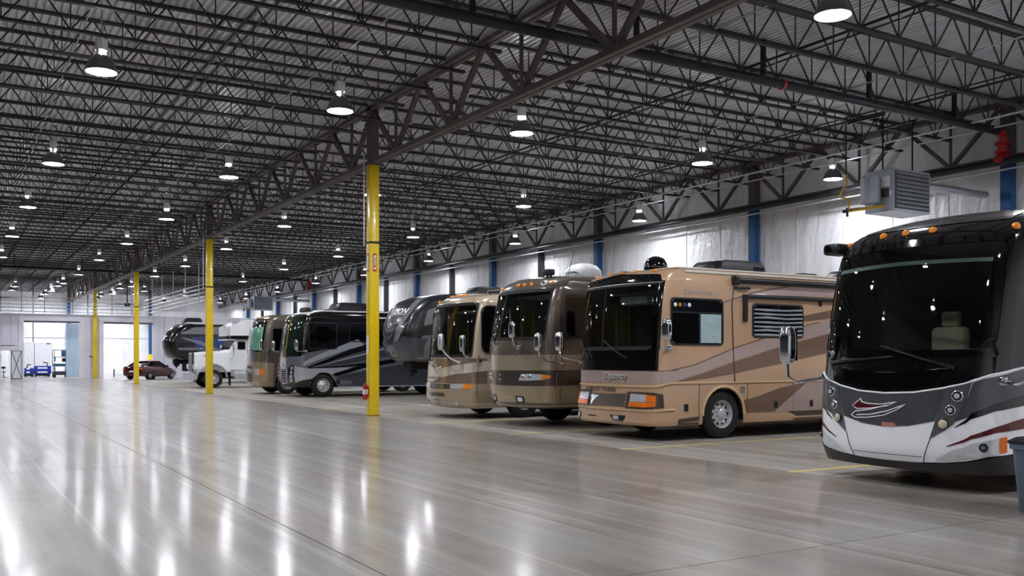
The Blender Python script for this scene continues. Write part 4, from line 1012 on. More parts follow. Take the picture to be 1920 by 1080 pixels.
for y in (.9, -.9): MB().tube([(-1.0, y, 3.33), (-1.05, y, 3.45), (-1.6, y, 3.5), (-2.6, y, 3.5), (-2.7, y, 3.35)], .02, 8).build('roof_rail', 'chrome', D.root, 40)
MB().tube([(-1.4, .4, 3.34), (-1.4, .4, 3.52)], .025, 8).box(-1.75, -1.05, .34, .46, 3.52, 3.55, .01).build('antenna', 'black_plastic', D.root, 40)
D.roof_unit(4.5, 0, 1.1, .9, .3, 'white_enamel')
D.wheels((2.0, 7.8)); D.well(2.0); D.well(7.8); D.chassis(.9)

# ================================================================== 5: silver and black motorhome behind the nearest column
mat('silver_paint', '#c3c6d2', 0.2, 0.35, 0.7, var=0.02); mat('silver_grey', '#7e818a', 0.22, 0.4, 0.7, var=0.02); mat('slate_paint', '#4c4f5a', 0.25, 0.3, 0.6, var=0.02)
mat('green_glass', '#6fa894', 0.08, 0, 0.8, var=0.25, scale=1.2); mat('deep_green_glass', '#12261f', 0.05, 0, 0.7, var=0.1)
E = Rig('motorhome', 'black and silver motorhome with swooping stripes, behind the nearest yellow column', 'motorhome', (12.1, 38.4, 0), 0, 10.8,
    [(.42, -.25, 1.22, .28, .1), (.55, -.08, 1.28, .28, .11), (.9, .0, 1.31, .28, .11), (1.6, -.02, 1.31, .28, .11), (2.4, -.12, 1.31, .28, .11), (3.3, -.28, 1.30, .28, .13), (3.46, -.44, 1.28, .32, .18), (3.58, -.95, 1.22, .36, .22), (3.62, -1.5, 1.14, .36, .2)], arches=(1.3, 7.0), arch_r=.56, zc=.48)
E.body('coach_black')
E.grid('windshield', [(-1.29, 1.72), (0, 1.70), (1.22, 1.74)], [(-1.28, 3.3), (0, 3.32), (1.22, 3.3)], 'deep_green_glass', 10, 8, .008)
E.grid('white_brow', [(-1.2, 3.42), (0, 3.44), (1.2, 3.42)], [(-1.1, 3.58), (0, 3.6), (1.1, 3.58)], 'coach_white', 8, 2, .006)
E.line('roof_edge', [(1.2, 3.45), (S_ + 1.0, 3.56), (S_ + 10.6, 3.58)], .03, 'coach_white', .01, both=True)
E.grid('grey_lower_flank', [(-(S_ + .6), .5), (-1.27, .8), (0, .8), (1.27, .8), (S_ + .6, .5), (S_ + 3.2, .5), (S_ + 10.7, .5)], [(-(S_ + .6), 1.84), (-1.27, 1.68), (0, 1.66), (1.27, 1.7), (S_ + .6, 1.84), (S_ + 3.2, 2.3), (S_ + 10.7, 2.4)], 'silver_grey', 8, 5, .005)
E.grid('silver_swoosh', [(S_ + .42, 1.28), (S_ + 1.2, 1.6), (S_ + 2.4, 2.0), (S_ + 3.1, 2.14)], [(S_ + .42, 1.44), (S_ + 1.2, 1.82), (S_ + 2.4, 2.28), (S_ + 2.8, 2.42)], 'silver_paint', 4, 1, .009)
E.grid('black_stripe', [(S_ + .62, 1.22), (S_ + 1.4, 1.42), (S_ + 2.4, 1.75), (S_ + 4.5, 2.3)], [(S_ + .6, 1.26), (S_ + 1.4, 1.56), (S_ + 2.4, 1.97), (S_ + 4.5, 2.6)], 'coach_black', 4, 1, .010)
E.grid('slate_wedge', [(S_ + 1.2, 1.27), (S_ + 2.2, 1.36), (S_ + 4.5, 1.75)], [(S_ + 1.2, 1.29), (S_ + 2.2, 1.66), (S_ + 4.5, 2.3)], 'slate_paint', 4, 1, .009)
E.grid('pale_pin_stripe', [(S_ + 1.3, 1.33), (S_ + 2.4, 1.6), (S_ + 4.5, 2.1)], [(S_ + 1.3, 1.35), (S_ + 2.4, 1.66), (S_ + 4.5, 2.18)], 'silver_paint', 4, 1, .011)
E.grid('black_stripe', [(S_ + .62, 1.19), (S_ + 2.0, 1.24), (S_ + 4.5, 1.42)], [(S_ + .62, 1.24), (S_ + 2.0, 1.30), (S_ + 4.5, 1.55)], 'coach_black', 4, 1, .011)
E.grid('silver_fender', [(1.05, .6), (S_ + .55, .74), (S_ + .9, .78), (S_ + 1.8, .9)], [(1.05, 1.3), (S_ + .55, 1.2), (S_ + .9, 1.2), (S_ + 3.6, 1.24)], 'silver_paint', 5, 3, .008)
E.grid('black_diagonal', [(S_ + .2, .5), (S_ + .78, .64), (S_ + 1.8, .85), (S_ + 3.1, 1.2), (S_ + 4.5, 1.42)], [(S_ + .2, .66), (S_ + .78, .76), (S_ + 1.8, 1.0), (S_ + 3.1, 1.38), (S_ + 4.5, 1.6)], 'coach_black', 4, 1, .012)
E.grid('slate_bay_doors', [(S_ + 1.88, .45), (S_ + 6.3, .45)], [(S_ + 1.88, .86), (S_ + 6.3, 1.6)], 'slate_paint', 5, 1, .009)
for d in (2.05, 2.5, 3.4, 4.4): E.line('bay_door_seam', [(S_ + d, .46), (S_ + d, .95)], .006, 'coach_black', .010)
E.line('step_rail', [(S_ + 1.95, .42), (S_ + 6.2, .42)], .03, 'silver_paint', .01, k=1)
E.window(S_ + .62, S_ + 1.87, 1.98, 3.1, .08, fw=.05); E.window(S_ + 2.4, S_ + 3.6, 2.3, 3.1, .08); E.window(S_ + 4.6, S_ + 6.0, 2.3, 3.1, .08)
E.grid('chrome_face', [(-.42, 1.15), (0, 1.15), (.42, 1.15)], [(-.36, 1.62), (0, 1.64), (.36, 1.62)], 'silver_paint', 4, 2, .02)
g = E.grid('grille', [(-.34, .62), (0, .6), (.34, .62)], [(-.42, 1.15), (0, 1.15), (.42, 1.15)], 'black_plastic', 4, 2, .014)
for k in range(6): E.line('grille_bar', [(-.36, .68 + k * .085), (0, .67 + k * .085), (.36, .68 + k * .085)], .022, 'chrome', .025, parent=g)
E.line('grille_surround', [(-.45, 1.15), (-.36, .6), (0, .55), (.36, .6), (.45, 1.15)], .035, 'silver_paint', .02)
E.disc('emblem', 0, 1.32, .07, 'chrome', .03)
E.grid('headlight_recess', [(.44, .6), (.7, .6), (1.0, .62)], [(.5, 1.2), (.8, 1.32), (1.05, 1.36)], 'black_gloss', 4, 4, .012, both=True)
for sg in (1, -1):
    rv = lambda L_: L_ if sg > 0 else [(-a, z) for a, z in reversed(L_)]
    h = E.grid('headlight', rv([(.66, .62), (.95, .66)]), rv([(.78, 1.28), (1.03, 1.33)]), 'headlight_bowl', 4, 4, .022)
    for (a, z) in ((.88, 1.2), (.85, 1.02), (.82, .86), (.79, .72)): E.disc('lamp_bulb', sg * a, z, .06, 'clear_lens', .03, h); 
E.grid('lower_air_dam', [(-(S_ + .7), .46), (-1.2, .44), (0, .43), (1.2, .44), (S_ + .7, .46)], [(-(S_ + .7), .64), (-1.26, .62), (0, .6), (1.26, .62), (S_ + .7, .64)], 'bumper_dark', 6, 2, .01)
E.mirror(E.P(S_ + .5, 1.9, 0), [Vector((-.1, 1.5, 1.9))], Vector((-.05, 1.55, 2.15)), .12, .22)
E.mirror(E.P(-(S_ + .5), 1.9, 0), [Vector((-.1, -1.5, 1.9))], Vector((-.05, -1.55, 2.15)), .12, .22)
E.text('cap_lettering', 'VISION', .16, -.9, 3.36, 'white_print', .016, .15, sx=1.4)
E.roof_unit(2.9, 0, 1.6, 1.0, .4); E.roof_unit(6.8, 0, 1.3, 1.0, .36)
MB().lathe([(.3, 3.6), (.3, 3.68), (.24, 3.78), (0, 3.82)], 18, 'z', (-1.2, -.6, 0)).build('satellite_dome', 'black_plastic', E.root, 40)
E.wheels((1.3, 7.0), .49, .15); E.well(1.3); E.well(7.0); E.chassis(.8)

# ================================================================== 6: brown and sand motorhome with green windshield
Fm = Rig('motorhome', 'brown and sand motorhome with a pale green windshield, farthest of the flat-fronted ones', 'motorhome', (11.85, 42.45, 0), 0, 10.5,
    [(.32, -.16, 1.2, .28, .09), (.5, -.03, 1.28, .28, .1), (1.0, .0, 1.31, .28, .1), (1.7, -.02, 1.31, .26, .1), (2.1, -.06, 1.31, .26, .1), (3.3, -.24, 1.30, .26, .12), (3.48, -.45, 1.27, .3, .18), (3.58, -.85, 1.18, .34, .18), (3.6, -1.2, 1.1, .34, .18)], arches=(1.3, 7.0), arch_r=.56, zc=.48)
Fm.body('taupe_mid')
Fm.grid('black_mask', [(-1.27, 1.92), (0, 1.9), (1.2, 1.92)], [(-1.26, 3.36), (0, 3.38), (1.2, 3.36)], 'black_gloss', 8, 5, .006)
Fm.grid('windshield', [(-1.25, 1.97), (0, 1.96), (1.12, 1.97)], [(-1.24, 3.0), (0, 3.0), (1.12, 3.0)], 'green_glass', 8, 5, .012)
Fm.grid('sand_lower_panel', [(-(S_ + .7), .4), (-1.2, .36), (0, .34), (1.2, .36), (S_ + .7, .4)], [(-(S_ + .7), 1.46), (-1.28, 1.46), (0, 1.46), (1.28, 1.44), (S_ + .7, 1.4)], 'taupe_sand', 8, 4, .006)
for z0, z1 in ((1.15, 1.28), (.55, 1.0)):
    g = Fm.grid('grille', [(-.62, z0), (0, z0 - .02), (.25, z0)], [(-.62, z1), (0, z1), (.25, z1)], 'black_plastic', 5, 2, .012)
    n = 2 if z1 - z0 < .2 else 5
    for k in range(n): Fm.line('grille_bar', [(-.6, z0 + (k + .5) * (z1 - z0) / n), (.23, z0 + (k + .5) * (z1 - z0) / n)], .012, 'brown_dark', .014, parent=g)
for sg in (1, -1):
    rv = lambda L_: L_ if sg > 0 else [(-a, z) for a, z in reversed(L_)]
    h = Fm.grid('headlight', rv([(.62, .87), (1.05, .88)]), rv([(.62, 1.14), (1.05, 1.15)]), 'clear_lens', 4, 3, .014)
    Fm.grid('turn_signal', rv([(1.05, .88), (1.25, .9)]), rv([(1.05, 1.15), (1.24, 1.14)]), 'orange_lens', 3, 2, .016, parent=h)
Fm.window(S_ + .62, S_ + 1.7, 1.95, 2.95, .08); Fm.window(S_ + 3, S_ + 4.6, 2.1, 2.9, .08)
Fm.lamp_dots('marker_light', [(-.8, 3.46), (-.3, 3.47), (.3, 3.47), (.8, 3.46)], .04, 'amber')
Fm.mirror(Fm.P(S_ + .45, 1.95, 0), [Vector((-.1, 1.48, 1.95))], Vector((-.05, 1.52, 2.2)), .12, .25)
Fm.wiper(.4, 1.84, -.2, 2.1); Fm.roof_unit(4.0, 0, 1.3, 1.0, .34)
Fm.wheels((1.3, 7.0), .49, .15); Fm.well(1.3); Fm.well(7.0); Fm.chassis(.8)

# ================================================================== 7: fifth wheel trailers
mat('charcoal_cap', '#1d1e22', 0.3, 0.0, 0.3, var=0.03); mat('cap_silver', '#8b8f98', 0.2, 0.5, 0.7, var=0.03); mat('trailer_black', '#121317', 0.2, 0.1, 0.7, var=0.0); mat('deep_blue', '#1c3a78', 0.25, 0.1, 0.6)
def fifth_wheel(label, loc, levels, L, capm, bodym):
    G = Rig('fifth_wheel_trailer', label, 'trailer', loc, 0, L, levels)
    G.body(capm, name='upper_body', bottom=True); w_ = 1.27; r = .25
    out = [(-L, -w_), (-2.6, -w_), (-2.6 + r, -w_ + r), (-2.6 + r, w_ - r), (-2.6, w_), (-L, w_)]
    MB().prism(out, 'z', .55, levels[0][0] + .02).build('lower_body', bodym, G.root)
    MB().box(-1.9, -.7, -.35, .35, 1.22, levels[0][0] + .03, .04).build('pin_box', 'underbody', G.root)
    MB().lathe([(.18, 1.08), (.18, 1.22)], 12, 'z', (-.9, 0, 0)).lathe([(.05, .95), (.05, 1.1)], 10, 'z', (-.9, 0, 0)).build('king_pin', 'underbody', G.root, 40)
    for y in (.8, -.8):
        lg = MB().box(-2.28, -2.14, y - .07, y + .07, .5, levels[0][0]).build('landing_leg', 'underbody', G.root)
        MB().box(-2.26, -2.16, y - .05, y + .05, .05, .5).build('leg_ram', 'galv', lg); MB().box(-2.36, -2.06, y - .15, y + .15, 0, .05).build('leg_foot', 'galv', lg)
    for d in (7.2, 8.1):
        for sg in (1, -1): wheel(G.root, (-d, sg * 1.1, .4), 0 if sg > 0 else PI, .4)
        MB().tube([(-d, -1.1, .4), (-d, 1.1, .4)], .05, 8).build('axle', 'underbody', G.root)
    MB().box(-L + .1, -2.4, -.6, .6, .42, .56).build('chassis', 'underbody', G.root)
    return G
G = fifth_wheel('charcoal and silver fifth wheel trailer with a bulging front cap, behind the beige motorhome', (13.65, 31.0, 0),
    [(1.48, -.55, 1.15, .35, .14), (1.62, -.25, 1.24, .36, .15), (2.1, -.02, 1.29, .36, .15), (2.5, 0, 1.29, .36, .15), (3.2, -.18, 1.29, .36, .16), (3.65, -.55, 1.28, .36, .18), (3.85, -1.0, 1.24, .4, .2), (3.94, -1.7, 1.15, .4, .2)], 12.5, 'charcoal_cap', 'slate_paint')
G.grid('silver_wing', [(.05, 1.75), (.5, 1.58), (1.0, 1.56), (S_ + .9, 1.55)], [(.25, 2.2), (.55, 2.5), (1.0, 2.35), (S_ + .9, 2.3)], 'slate_paint', 5, 4, .008, both=True)
G.grid('silver_wing', [(.3, 2.2), (.62, 2.9), (.78, 3.3), (.72, 3.72)], [(.55, 2.25), (.9, 2.95), (1.05, 3.3), (1.0, 3.72)], 'cap_silver', 5, 3, .009, both=True)
G.grid('wing_blade', [(.5, 2.2), (1.02, 2.5), (S_ + .75, 2.7)], [(.52, 2.25), (1.04, 2.8), (S_ + .75, 3.0)], 'charcoal_cap', 5, 2, .012, both=True)
G.grid('silver_flank', [(S_ + .5, 1.6), (S_ + 1.6, 1.6), (S_ + 12, 1.6)], [(S_ + .7, 2.4), (S_ + 1.6, 2.5), (S_ + 12, 2.6)], 'silver_grey', 5, 3, .006, both=True)
G.grid('silver_flank', [(S_ + .75, 2.75), (S_ + 1.6, 2.95), (S_ + 12, 3.0)], [(S_ + .9, 3.3), (S_ + 1.6, 3.55), (S_ + 12, 3.6)], 'cap_silver', 5, 3, .006, both=True)
for k in range(3): G.line('chrome_blade', [(.42 + .06 * k, 2.2), (.75 + .05 * k, 2.6), (.95 + .04 * k, 2.88)], .014, 'chrome', .014, both=True)
G.text('cap_lettering', 'FUZION', .27, -.45, 3.2, 'white_print', .016, .25, sx=1.25, bold=.005)
G.line('lettering_underline', [(-.4, 3.15), (0, 3.15), (.75, 3.17)], .014, 'white_print', .014)
G.line('chevron_mark', [(-.55, 2.86), (-.1, 2.62), (.5, 2.84)], .014, 'chrome', .014)
G.line('chevron_mark', [(-.45, 2.48), (-.1, 2.3), (.3, 2.5)], .012, 'chrome', .014); G.line('chevron_mark', [(-.1, 2.3), (-.08, 2.12)], .012, 'chrome', .014)
G.grid('nose_plate', [(-.6, 1.56), (0, 1.54), (.4, 1.56)], [(-.7, 2.08), (0, 2.1), (.5, 2.08)], 'slate_paint', 5, 3, .012)
G.line('plate_mark', [(-.22, 1.92), (-.02, 1.8), (.16, 1.92)], .014, 'silver_paint', .018); G.line('plate_mark', [(-.02, 1.8), (-.02, 1.7)], .014, 'silver_paint', .018)
G.window(S_ + 1.1, S_ + 1.75, 2.3, 3.25, .15); G.window(S_ + 3.5, S_ + 5.0, 2.3, 3.1, .1)
MB().bar((-2.0, 1.28, .75), (-4.8, 1.28, 1.5), .012, .22, (0, 0, 1)).build('silver_stripe', 'silver_paint', G.root)
MB().prism([(-3.0, .8), (-2.7, .7), (-2.7, 1.42), (-3.9, 1.42), (-3.9, 1.0)], 'y', 1.27, 1.285).build('storage_hatch', 'silver_grey', G.root)
MB().lathe([(.05, 1.28), (.05, 1.3)], 10, 'y', (-3.2, 0, 1.12)).build('hatch_lock', 'chrome', G.root)
MB().bar((-1.9, .95, 1.4), (-2.5, 1.0, .7), .1).bar((-1.9, .3, 1.4), (-2.5, .3, .7), .08).tube([(-1.6, .5, 1.4), (-2.0, .6, 1.0), (-2.4, .6, .95)], .03, 8).build('undercarriage_brace', 'cap_silver', G.root)
G.roof_unit(4.0, .1, 1.5, 1.0, .38); G.roof_unit(8.0, 0, 1.3, 1.0, .34)
MB().box(-12.4, -2.6, -1.1, 1.1, 3.93, 3.97, .01).build('roof_membrane', 'roof_white', G.root)

H = fifth_wheel('black fifth wheel trailer with grey and blue graphics behind the white truck', (12.3, 65.0, 0),
    [(1.5, -.7, 1.15, .35, .2), (1.65, -.35, 1.24, .36, .2), (2.2, -.05, 1.29, .36, .2), (2.6, .0, 1.29, .36, .2), (3.2, -.22, 1.29, .36, .2), (3.65, -.6, 1.28, .38, .2), (3.88, -1.0, 1.24, .4, .2), (3.97, -1.5, 1.15, .4, .2)], 12.5, 'trailer_black', 'trailer_black')
H.grid('grey_arrow', [(S_ + .9, 3.2), (S_ + 1.8, 3.2), (S_ + 6, 3.2)], [(S_ + .9, 3.22), (S_ + 1.8, 3.66), (S_ + 6, 3.8)], 'silver_grey', 4, 1, .008)
H.grid('blue_band', [(S_ + 2.2, 2.1), (S_ + 3.5, 1.7), (S_ + 8, 1.7)], [(S_ + 1.6, 3.0), (S_ + 3.5, 2.95), (S_ + 8, 2.9)], 'deep_blue', 4, 1, .008)
H.grid('grey_sweep', [(S_ + .95, 2.95), (S_ + 2.2, 2.5), (S_ + 3.6, 1.8)], [(S_ + .95, 2.98), (S_ + 2.2, 2.75), (S_ + 3.6, 2.1)], 'silver_grey', 4, 1, .010)
H.grid('cap_window', [(-.75, 2.3), (0, 2.3), (.75, 2.3)], [(-.6, 3.4), (0, 3.45), (.6, 3.4)], 'dark_glass', 6, 4, .008)
H.text('flank_lettering', 'MOMENTUM', .24, S_ + .75, 2.14, 'silver_paint', .012, .2, sx=1.15)
H.line('roof_edge', [(S_ + .9, 3.9), (S_ + 12, 3.92)], .06, 'coach_white', .0, both=True)
MB().box(-12.4, -1.4, -1.1, 1.1, 3.95, 4.0, .01).build('roof_membrane', 'coach_white', H.root)
H.roof_unit(1.9, 0, 1.2, 1.0, .36); H.roof_unit(5.6, 0, .9, .7, .3, 'white_enamel', 'roof_vent')
MB().box(-1.5, -1.2, .2, .8, .75, 1.4, .03).build('generator_box', 'underbody', H.root)

# ================================================================== 8: white conventional truck with a motorhome box
mat('truck_white', '#eef0f2', 0.25, 0, 0.5, var=0.02)
T = empty('truck_motorhome', (11.45, 52.85, 0), PI); tag(T, 'white long-nosed truck with a motorhome box behind its cab', 'truck')
def xs_loft(secs, name, m, parent, smooth=35):
    V = []; F = []; n = len(secs[0][1])
    for x, pts in secs: V += [(x, y, z) for y, z in pts]
    for i in range(len(secs) - 1):
        for k in range(n): F.append((i * n + k, i * n + (k + 1) % n, (i + 1) * n + (k + 1) % n, (i + 1) * n + k))
    F += [tuple(range(n)), tuple(range((len(secs) - 1) * n, len(secs) * n))]
    return MB().add(V, F).build(name, m, parent, smooth)
def hs(w0, w1, zb, zt, c=.12): return [(-w0, zb), (w0, zb), (w1, zt - c), (w1 - c, zt), (-w1 + c, zt), (-w1, zt - c)]
xs_loft([(-.12, hs(.5, .5, .85, 1.9)), (-.5, hs(.62, .6, .85, 1.97)), (-1.2, hs(.8, .74, .85, 2.0)), (-1.95, hs(.95, .9, .85, 2.04))], 'hood', 'truck_white', T)
gr = MB().box(-.12, -.02, -.46, .46, .8, 1.93, .04).build('grille_frame', 'chrome', T)
for k in range(9): MB().box(-.02, .0, -.38 + k * .09, -.34 + k * .09, .88, 1.85).build('grille_bar', 'headlight_bowl', gr)
MB().prism([(0.1, .45), (.12, .78), (-.1, .8), (-.1, .45)], 'y', -1.2, 1.2).build('bumper', 'alu', T)
for sg in (1, -1):
    P = []; V = []; F = []
    for k in range(13):
        t = PI * (k / 12); P.append((-.95 - .78 * math.cos(t) * (1 if k < 6 else 1.05), .55 + .74 * math.sin(t)))
    for y in (sg * .75, sg * 1.2): V += [(x, y, z) for x, z in P]
    for y in (sg * .75, sg * 1.22): V += [(x, y, z + .06) for x, z in P]
    for k in range(12):
        for a, b in ((0, 13), (26, 39)): F.append((a + k, a + k + 1, b + k + 1, b + k))
        F.append((13 + k, 13 + k + 1, 39 + k + 1, 39 + k))
    MB().add(V, F).build('fender', 'truck_white', T, 40)
    h = MB().box(-.2, -.02, sg * .75 - .2, sg * .75 + .2, 1.0, 1.3, .04).build('headlight_pod', 'truck_white', T, 40)
    MB().box(-.03, .0, sg * .75 - .16, sg * .75 + .16, 1.05, 1.26, .01).build('headlight', 'clear_lens', h)
    MB().box(-3.05, -1.95, sg * 1.1 - .04, sg * 1.1 + .04, .95, 2.06, .02).build('door', 'truck_white', T)
    MB().box(-2.72, -2.3, sg * 1.06 - .03, sg * 1.06 + .03, 2.1, 2.52, .02).build('side_window', 'dark_glass', T); MB().box(-3.4, -2.86, sg * 1.06 - .03, sg * 1.06 + .03, 2.1, 2.52, .02).build('side_window', 'dark_glass', T)
    MB().box(-2.1, -1.9, sg * 1.16 - .03, sg * 1.16 + .03, .62, 1.0).box(-3.1, -2.1, sg * .8, sg * 1.15, .45, .9, .04).build('step_tank', 'alu', T, 40)
    wheel(T, (-.98, sg * 1.02, .5), 0 if sg > 0 else PI)
    for d in (6.2, 7.4): wheel(T, (-d, sg * 1.02, .5), 0 if sg > 0 else PI)
    MB().tube([(-1.9, sg * 1.2, 1.5), (-2.0, sg * 1.32, 1.8), (-2.0, sg * 1.32, 2.4)], .02, 8).box(-2.04, -1.96, sg * 1.34 - .09, sg * 1.34 + .09, 1.9, 2.35, .03).build('mirror', 'chrome', T, 40)
    MB().box(-1.9, -1.87, sg * .98 - .2, sg * .98 + .2, .12, .75).build('mud_flap', 'rubber', T)
xs_loft([(-1.85, hs(1.08, 1.08, .9, 2.06)), (-2.22, hs(1.08, .98, .9, 2.66)), (-4.2, hs(1.08, 1.0, .9, 2.72))], 'cab', 'truck_white', T)
MB().add([(-1.86, -.98, 2.1), (-1.86, .98, 2.1), (-2.155, .9, 2.585), (-2.155, -.9, 2.585)], [(0, 1, 2, 3)]).build('windshield', 'dark_glass', T)
MB().box(-2.2, -1.75, -1.0, 1.0, 2.6, 2.66, .02).build('sun_visor', 'truck_white', T)
MB().prism([(-1.85, 2.85), (-1.85, 3.36), (-2.5, 3.68), (-4.2, 3.7), (-4.2, 2.86)], 'y', -1.25, 1.25).build('cab_over_box', 'truck_white', T)
MB().box(-11.4, -4.2, -1.27, 1.27, .9, 3.7, .06).build('living_box', 'truck_white', T)
MB().box(-1.845, -1.84, -1.0, 1.0, 2.95, 3.3).build('cab_over_panel', 'panel_grey', T)
MB().box(-4.2, -2.2, -1.05, 1.05, 2.71, 2.86).build('cab_over_bracket', 'underbody', T)
MB().box(-11.2, -.4, -.45, .45, .5, .95).tube([(-.98, -1, .5), (-.98, 1, .5)], .08, 8).tube([(-6.2, -1, .5), (-6.2, 1, .5)], .08, 8).tube([(-7.4, -1, .5), (-7.4, 1, .5)], .08, 8).build('chassis', 'underbody', T)
MB().box(-.9, -.55, .66, .68, 1.72, 1.76).build('hood_vent', 'dark_line', T)
MB().tube([(-1.95, 1.1, 2.6), (-1.55, 1.2, 3.4)], .015, 6).build('stay_rod', 'galv', T)

# ================================================================== dark red car by the partition
mat('car_red', '#4c1418', 0.15, 0.3, 0.8, var=0.02)
K = empty('car', (13.6, 76.4, 0), math.radians(45)); tag(K, 'dark red sedan parked by the right partition doorway', 'car')
def cs(w0, w1, zb, zm, zt): return [(-w0 * .9, zb), (w0 * .9, zb), (w0, zb + .15), (w0, zm), (w1, zt), (-w1, zt), (-w0, zm), (-w0, zb + .15)]
xs_loft([(-2.3, cs(.72, .62, .42, .72, .86)), (-2.2, cs(.84, .74, .28, .78, .98)), (-1.6, cs(.9, .8, .2, .8, 1.02)), (-.9, cs(.91, .82, .2, .8, 1.0)), (.9, cs(.91, .82, .2, .78, .96)), (1.4, cs(.9, .78, .2, .72, .86)), (2.1, cs(.84, .7, .24, .6, .7)), (2.35, cs(.66, .56, .34, .5, .58))], 'body', 'car_red', K, 40)
xs_loft([(-1.75, [(-.72, .99), (.72, .99), (.7, 1.0), (-.7, 1.0)]), (-.95, [(-.76, .98), (.76, .98), (.6, 1.36), (-.6, 1.36)]), (.1, [(-.78, .97), (.78, .97), (.6, 1.38), (-.6, 1.38)]), (1.0, [(-.76, .93), (.76, .93), (.72, .95), (-.72, .95)])], 'greenhouse', 'dark_glass', K, 40)
xs_loft([(-1.0, [(-.6, 1.35), (.6, 1.35), (.55, 1.385), (-.55, 1.385)]), (-.4, [(-.62, 1.38), (.62, 1.38), (.55, 1.43), (-.55, 1.43)]), (.15, [(-.6, 1.37), (.6, 1.37), (.55, 1.405), (-.55, 1.405)])], 'roof', 'car_red', K, 40)
for sg in (1, -1):
    MB().bar((-.35, sg * .79, .97), (-.3, sg * .62, 1.38), .07).bar((-1.75, sg * .72, 1.0), (-.97, sg * .61, 1.37), .08).bar((1.0, sg * .76, .95), (.12, sg * .61, 1.39), .05).build('pillar', 'car_red', K)
    t = MB().box(-2.3, -2.12, sg * .62 - .17, sg * .62 + .17, .74, .88, .03).build('tail_light', 'orange_lens', K, 40)
    MB().box(2.1, 2.3, sg * .62 - .12, sg * .62 + .12, .52, .62, .03).build('headlight', 'clear_lens', K, 40)
    MB().box(.62, .8, sg * .96 - .08, sg * .96 + .08, .95, 1.08, .03).build('door_mirror', 'car_red', K, 40)
    for d in (-1.4, 1.4): wheel(K, (d, sg * .8, .33), 0 if sg > 0 else PI, .33)
    MB().box(-.95, .8, sg * .9, sg * .915, .3, .34).build('sill', 'rubber', K)
MB().box(-2.32, -2.28, -.25, .25, .55, .68, .01).build('licence_plate', 'white_print', K)

# ================================================================== partition with two doorways
part = empty('wall_partition', (0, YP + .3, 0)); tag(part, kind='structure')
doors = [(3.67, 4.3, 2.2), (5.2, 9.17, 4.5), (10.95, 14.75, 4.5)]
PT = 5.0
def seg(x0, x1, z0, z1):
    n = max(1, int(round((x1 - x0) / .9))); wd = (x1 - x0) / n
    for i in range(n):
        a = x0 + i * wd; MB().box(a + .02, a + wd - .02, 0, .12, z0, z1).box(a, a + wd, .07, .11, z0, z1).build('partition_panel', 'panel_grey', part)
seg(XF, 3.67, 0, PT); seg(3.67, 4.3, 2.2, PT); seg(4.3, 5.2, 0, PT); seg(5.2, 9.17, 4.5, PT); seg(9.17, 10.95, 0, PT); seg(10.95, 14.75, 4.5, PT); seg(14.75, XW, 0, PT)
MB().box(XF, XW, -.04, .16, PT, PT + .12).build('top_trim', 'panel_trim', part)
for x0, x1, z in doors[1:]:
    MB().box(x0 - .35, x0, -.08, .2, 0, z + .35).build('door_jamb', 'panel_trim', part); MB().box(x1, x1 + .35, -.08, .2, 0, z + .35).build('door_jamb', 'panel_trim', part)
    MB().box(x0, x1, -.08, .2, z + .05, z + .35).build('door_header', 'panel_trim', part); MB().box(x0, x1, -.06, .15, z - .08, z + .05).build('roll_door_edge', 'dark_line', part)
MB().bar((0.5, -.03, 2.6), (4.6, -.03, 2.6), .03).build('panel_rail', 'dark_line', part)
MB().box(9.9, 10.1, -.03, 0, 1.7, 1.8).build('door_plate', 'dark_line', part)
gx = empty('braced_gate', (4.34, YP + .18, 0)); tag(gx, 'grey gate leaf with a black X brace, left of the left doorway', 'gate')
MB().box(0, .72, -.02, .02, .02, 2.2).build('gate_panel', 'panel_grey', gx)
for a, b in (((.02, .04), (.7, 2.18)), ((.7, .04), (.02, 2.18))): MB().bar((a[0], -.03, a[1]), (b[0], -.03, b[1]), .045, .02, (0, 1, 0)).build('brace', 'dark_line', gx)
for a, b in (((0, .03), (0, 2.2)), ((.72, .03), (.72, 2.2)), ((0, 2.18), (.72, 2.18)), ((0, .04), (.72, .04))): MB().bar((a[0], -.03, a[1]), (b[0], -.03, b[1]), .04, .02, (0, 1, 0)).build('frame_bar', 'dark_line', gx)

# pipe rack above the partition, turning toward the camera
rk = empty('pipe_rack', (0, YP - .3, 0)); tag(rk, 'rack of five thin pale pipes hung above the partition and turning along the aisle', 'pipes')
for k in range(5):
    z = 5.25 + k * .27
    P = [(XL + .3, 0, z), (13.6, 0, z), (13.9, -.1, z), (14.0, -.5, z), (14.0, -13, z), (14.0, -15, z), (14.2, -20, z + .05)]
    MB().tube(P, .032, 8).build('rack_pipe', 'conduit', rk, 40)
for x in [-3, -.5, 2, 3.6, 5, 6.6, 8.6, 11.5, 13]: MB().bar((x, -.06, 5.15), (x, -.06, 7.9), .04).build('hanger_rod', 'dark_line', rk)
for y in (-19, -15, -11, -7, -3): MB().bar((14.05, y, 5.15), (14.05, y, 7.9), .05).build('hanger_rod', 'conduit', rk)
fan = empty('ceiling_fan', (3.3, YP - 2.6, 6.1)); tag(fan, 'black ceiling fan with long blades above the left end of the partition', 'fan')
MB().tube([(0, 0, .1), (0, 0, 2)], .05, 8).build('downrod', 'dark_pipe', fan); MB().lathe([(.2, -.12), (.24, 0), (.2, .12)], 16).build('motor', 'dark_pipe', fan, 40)
for k in range(5):
    t = 2 * PI * k / 5 + .2; MB().bar((.2 * math.cos(t), .2 * math.sin(t), 0), (1.5 * math.cos(t), 1.5 * math.sin(t), 0), .18, .03).build('blade', 'dark_pipe', fan)
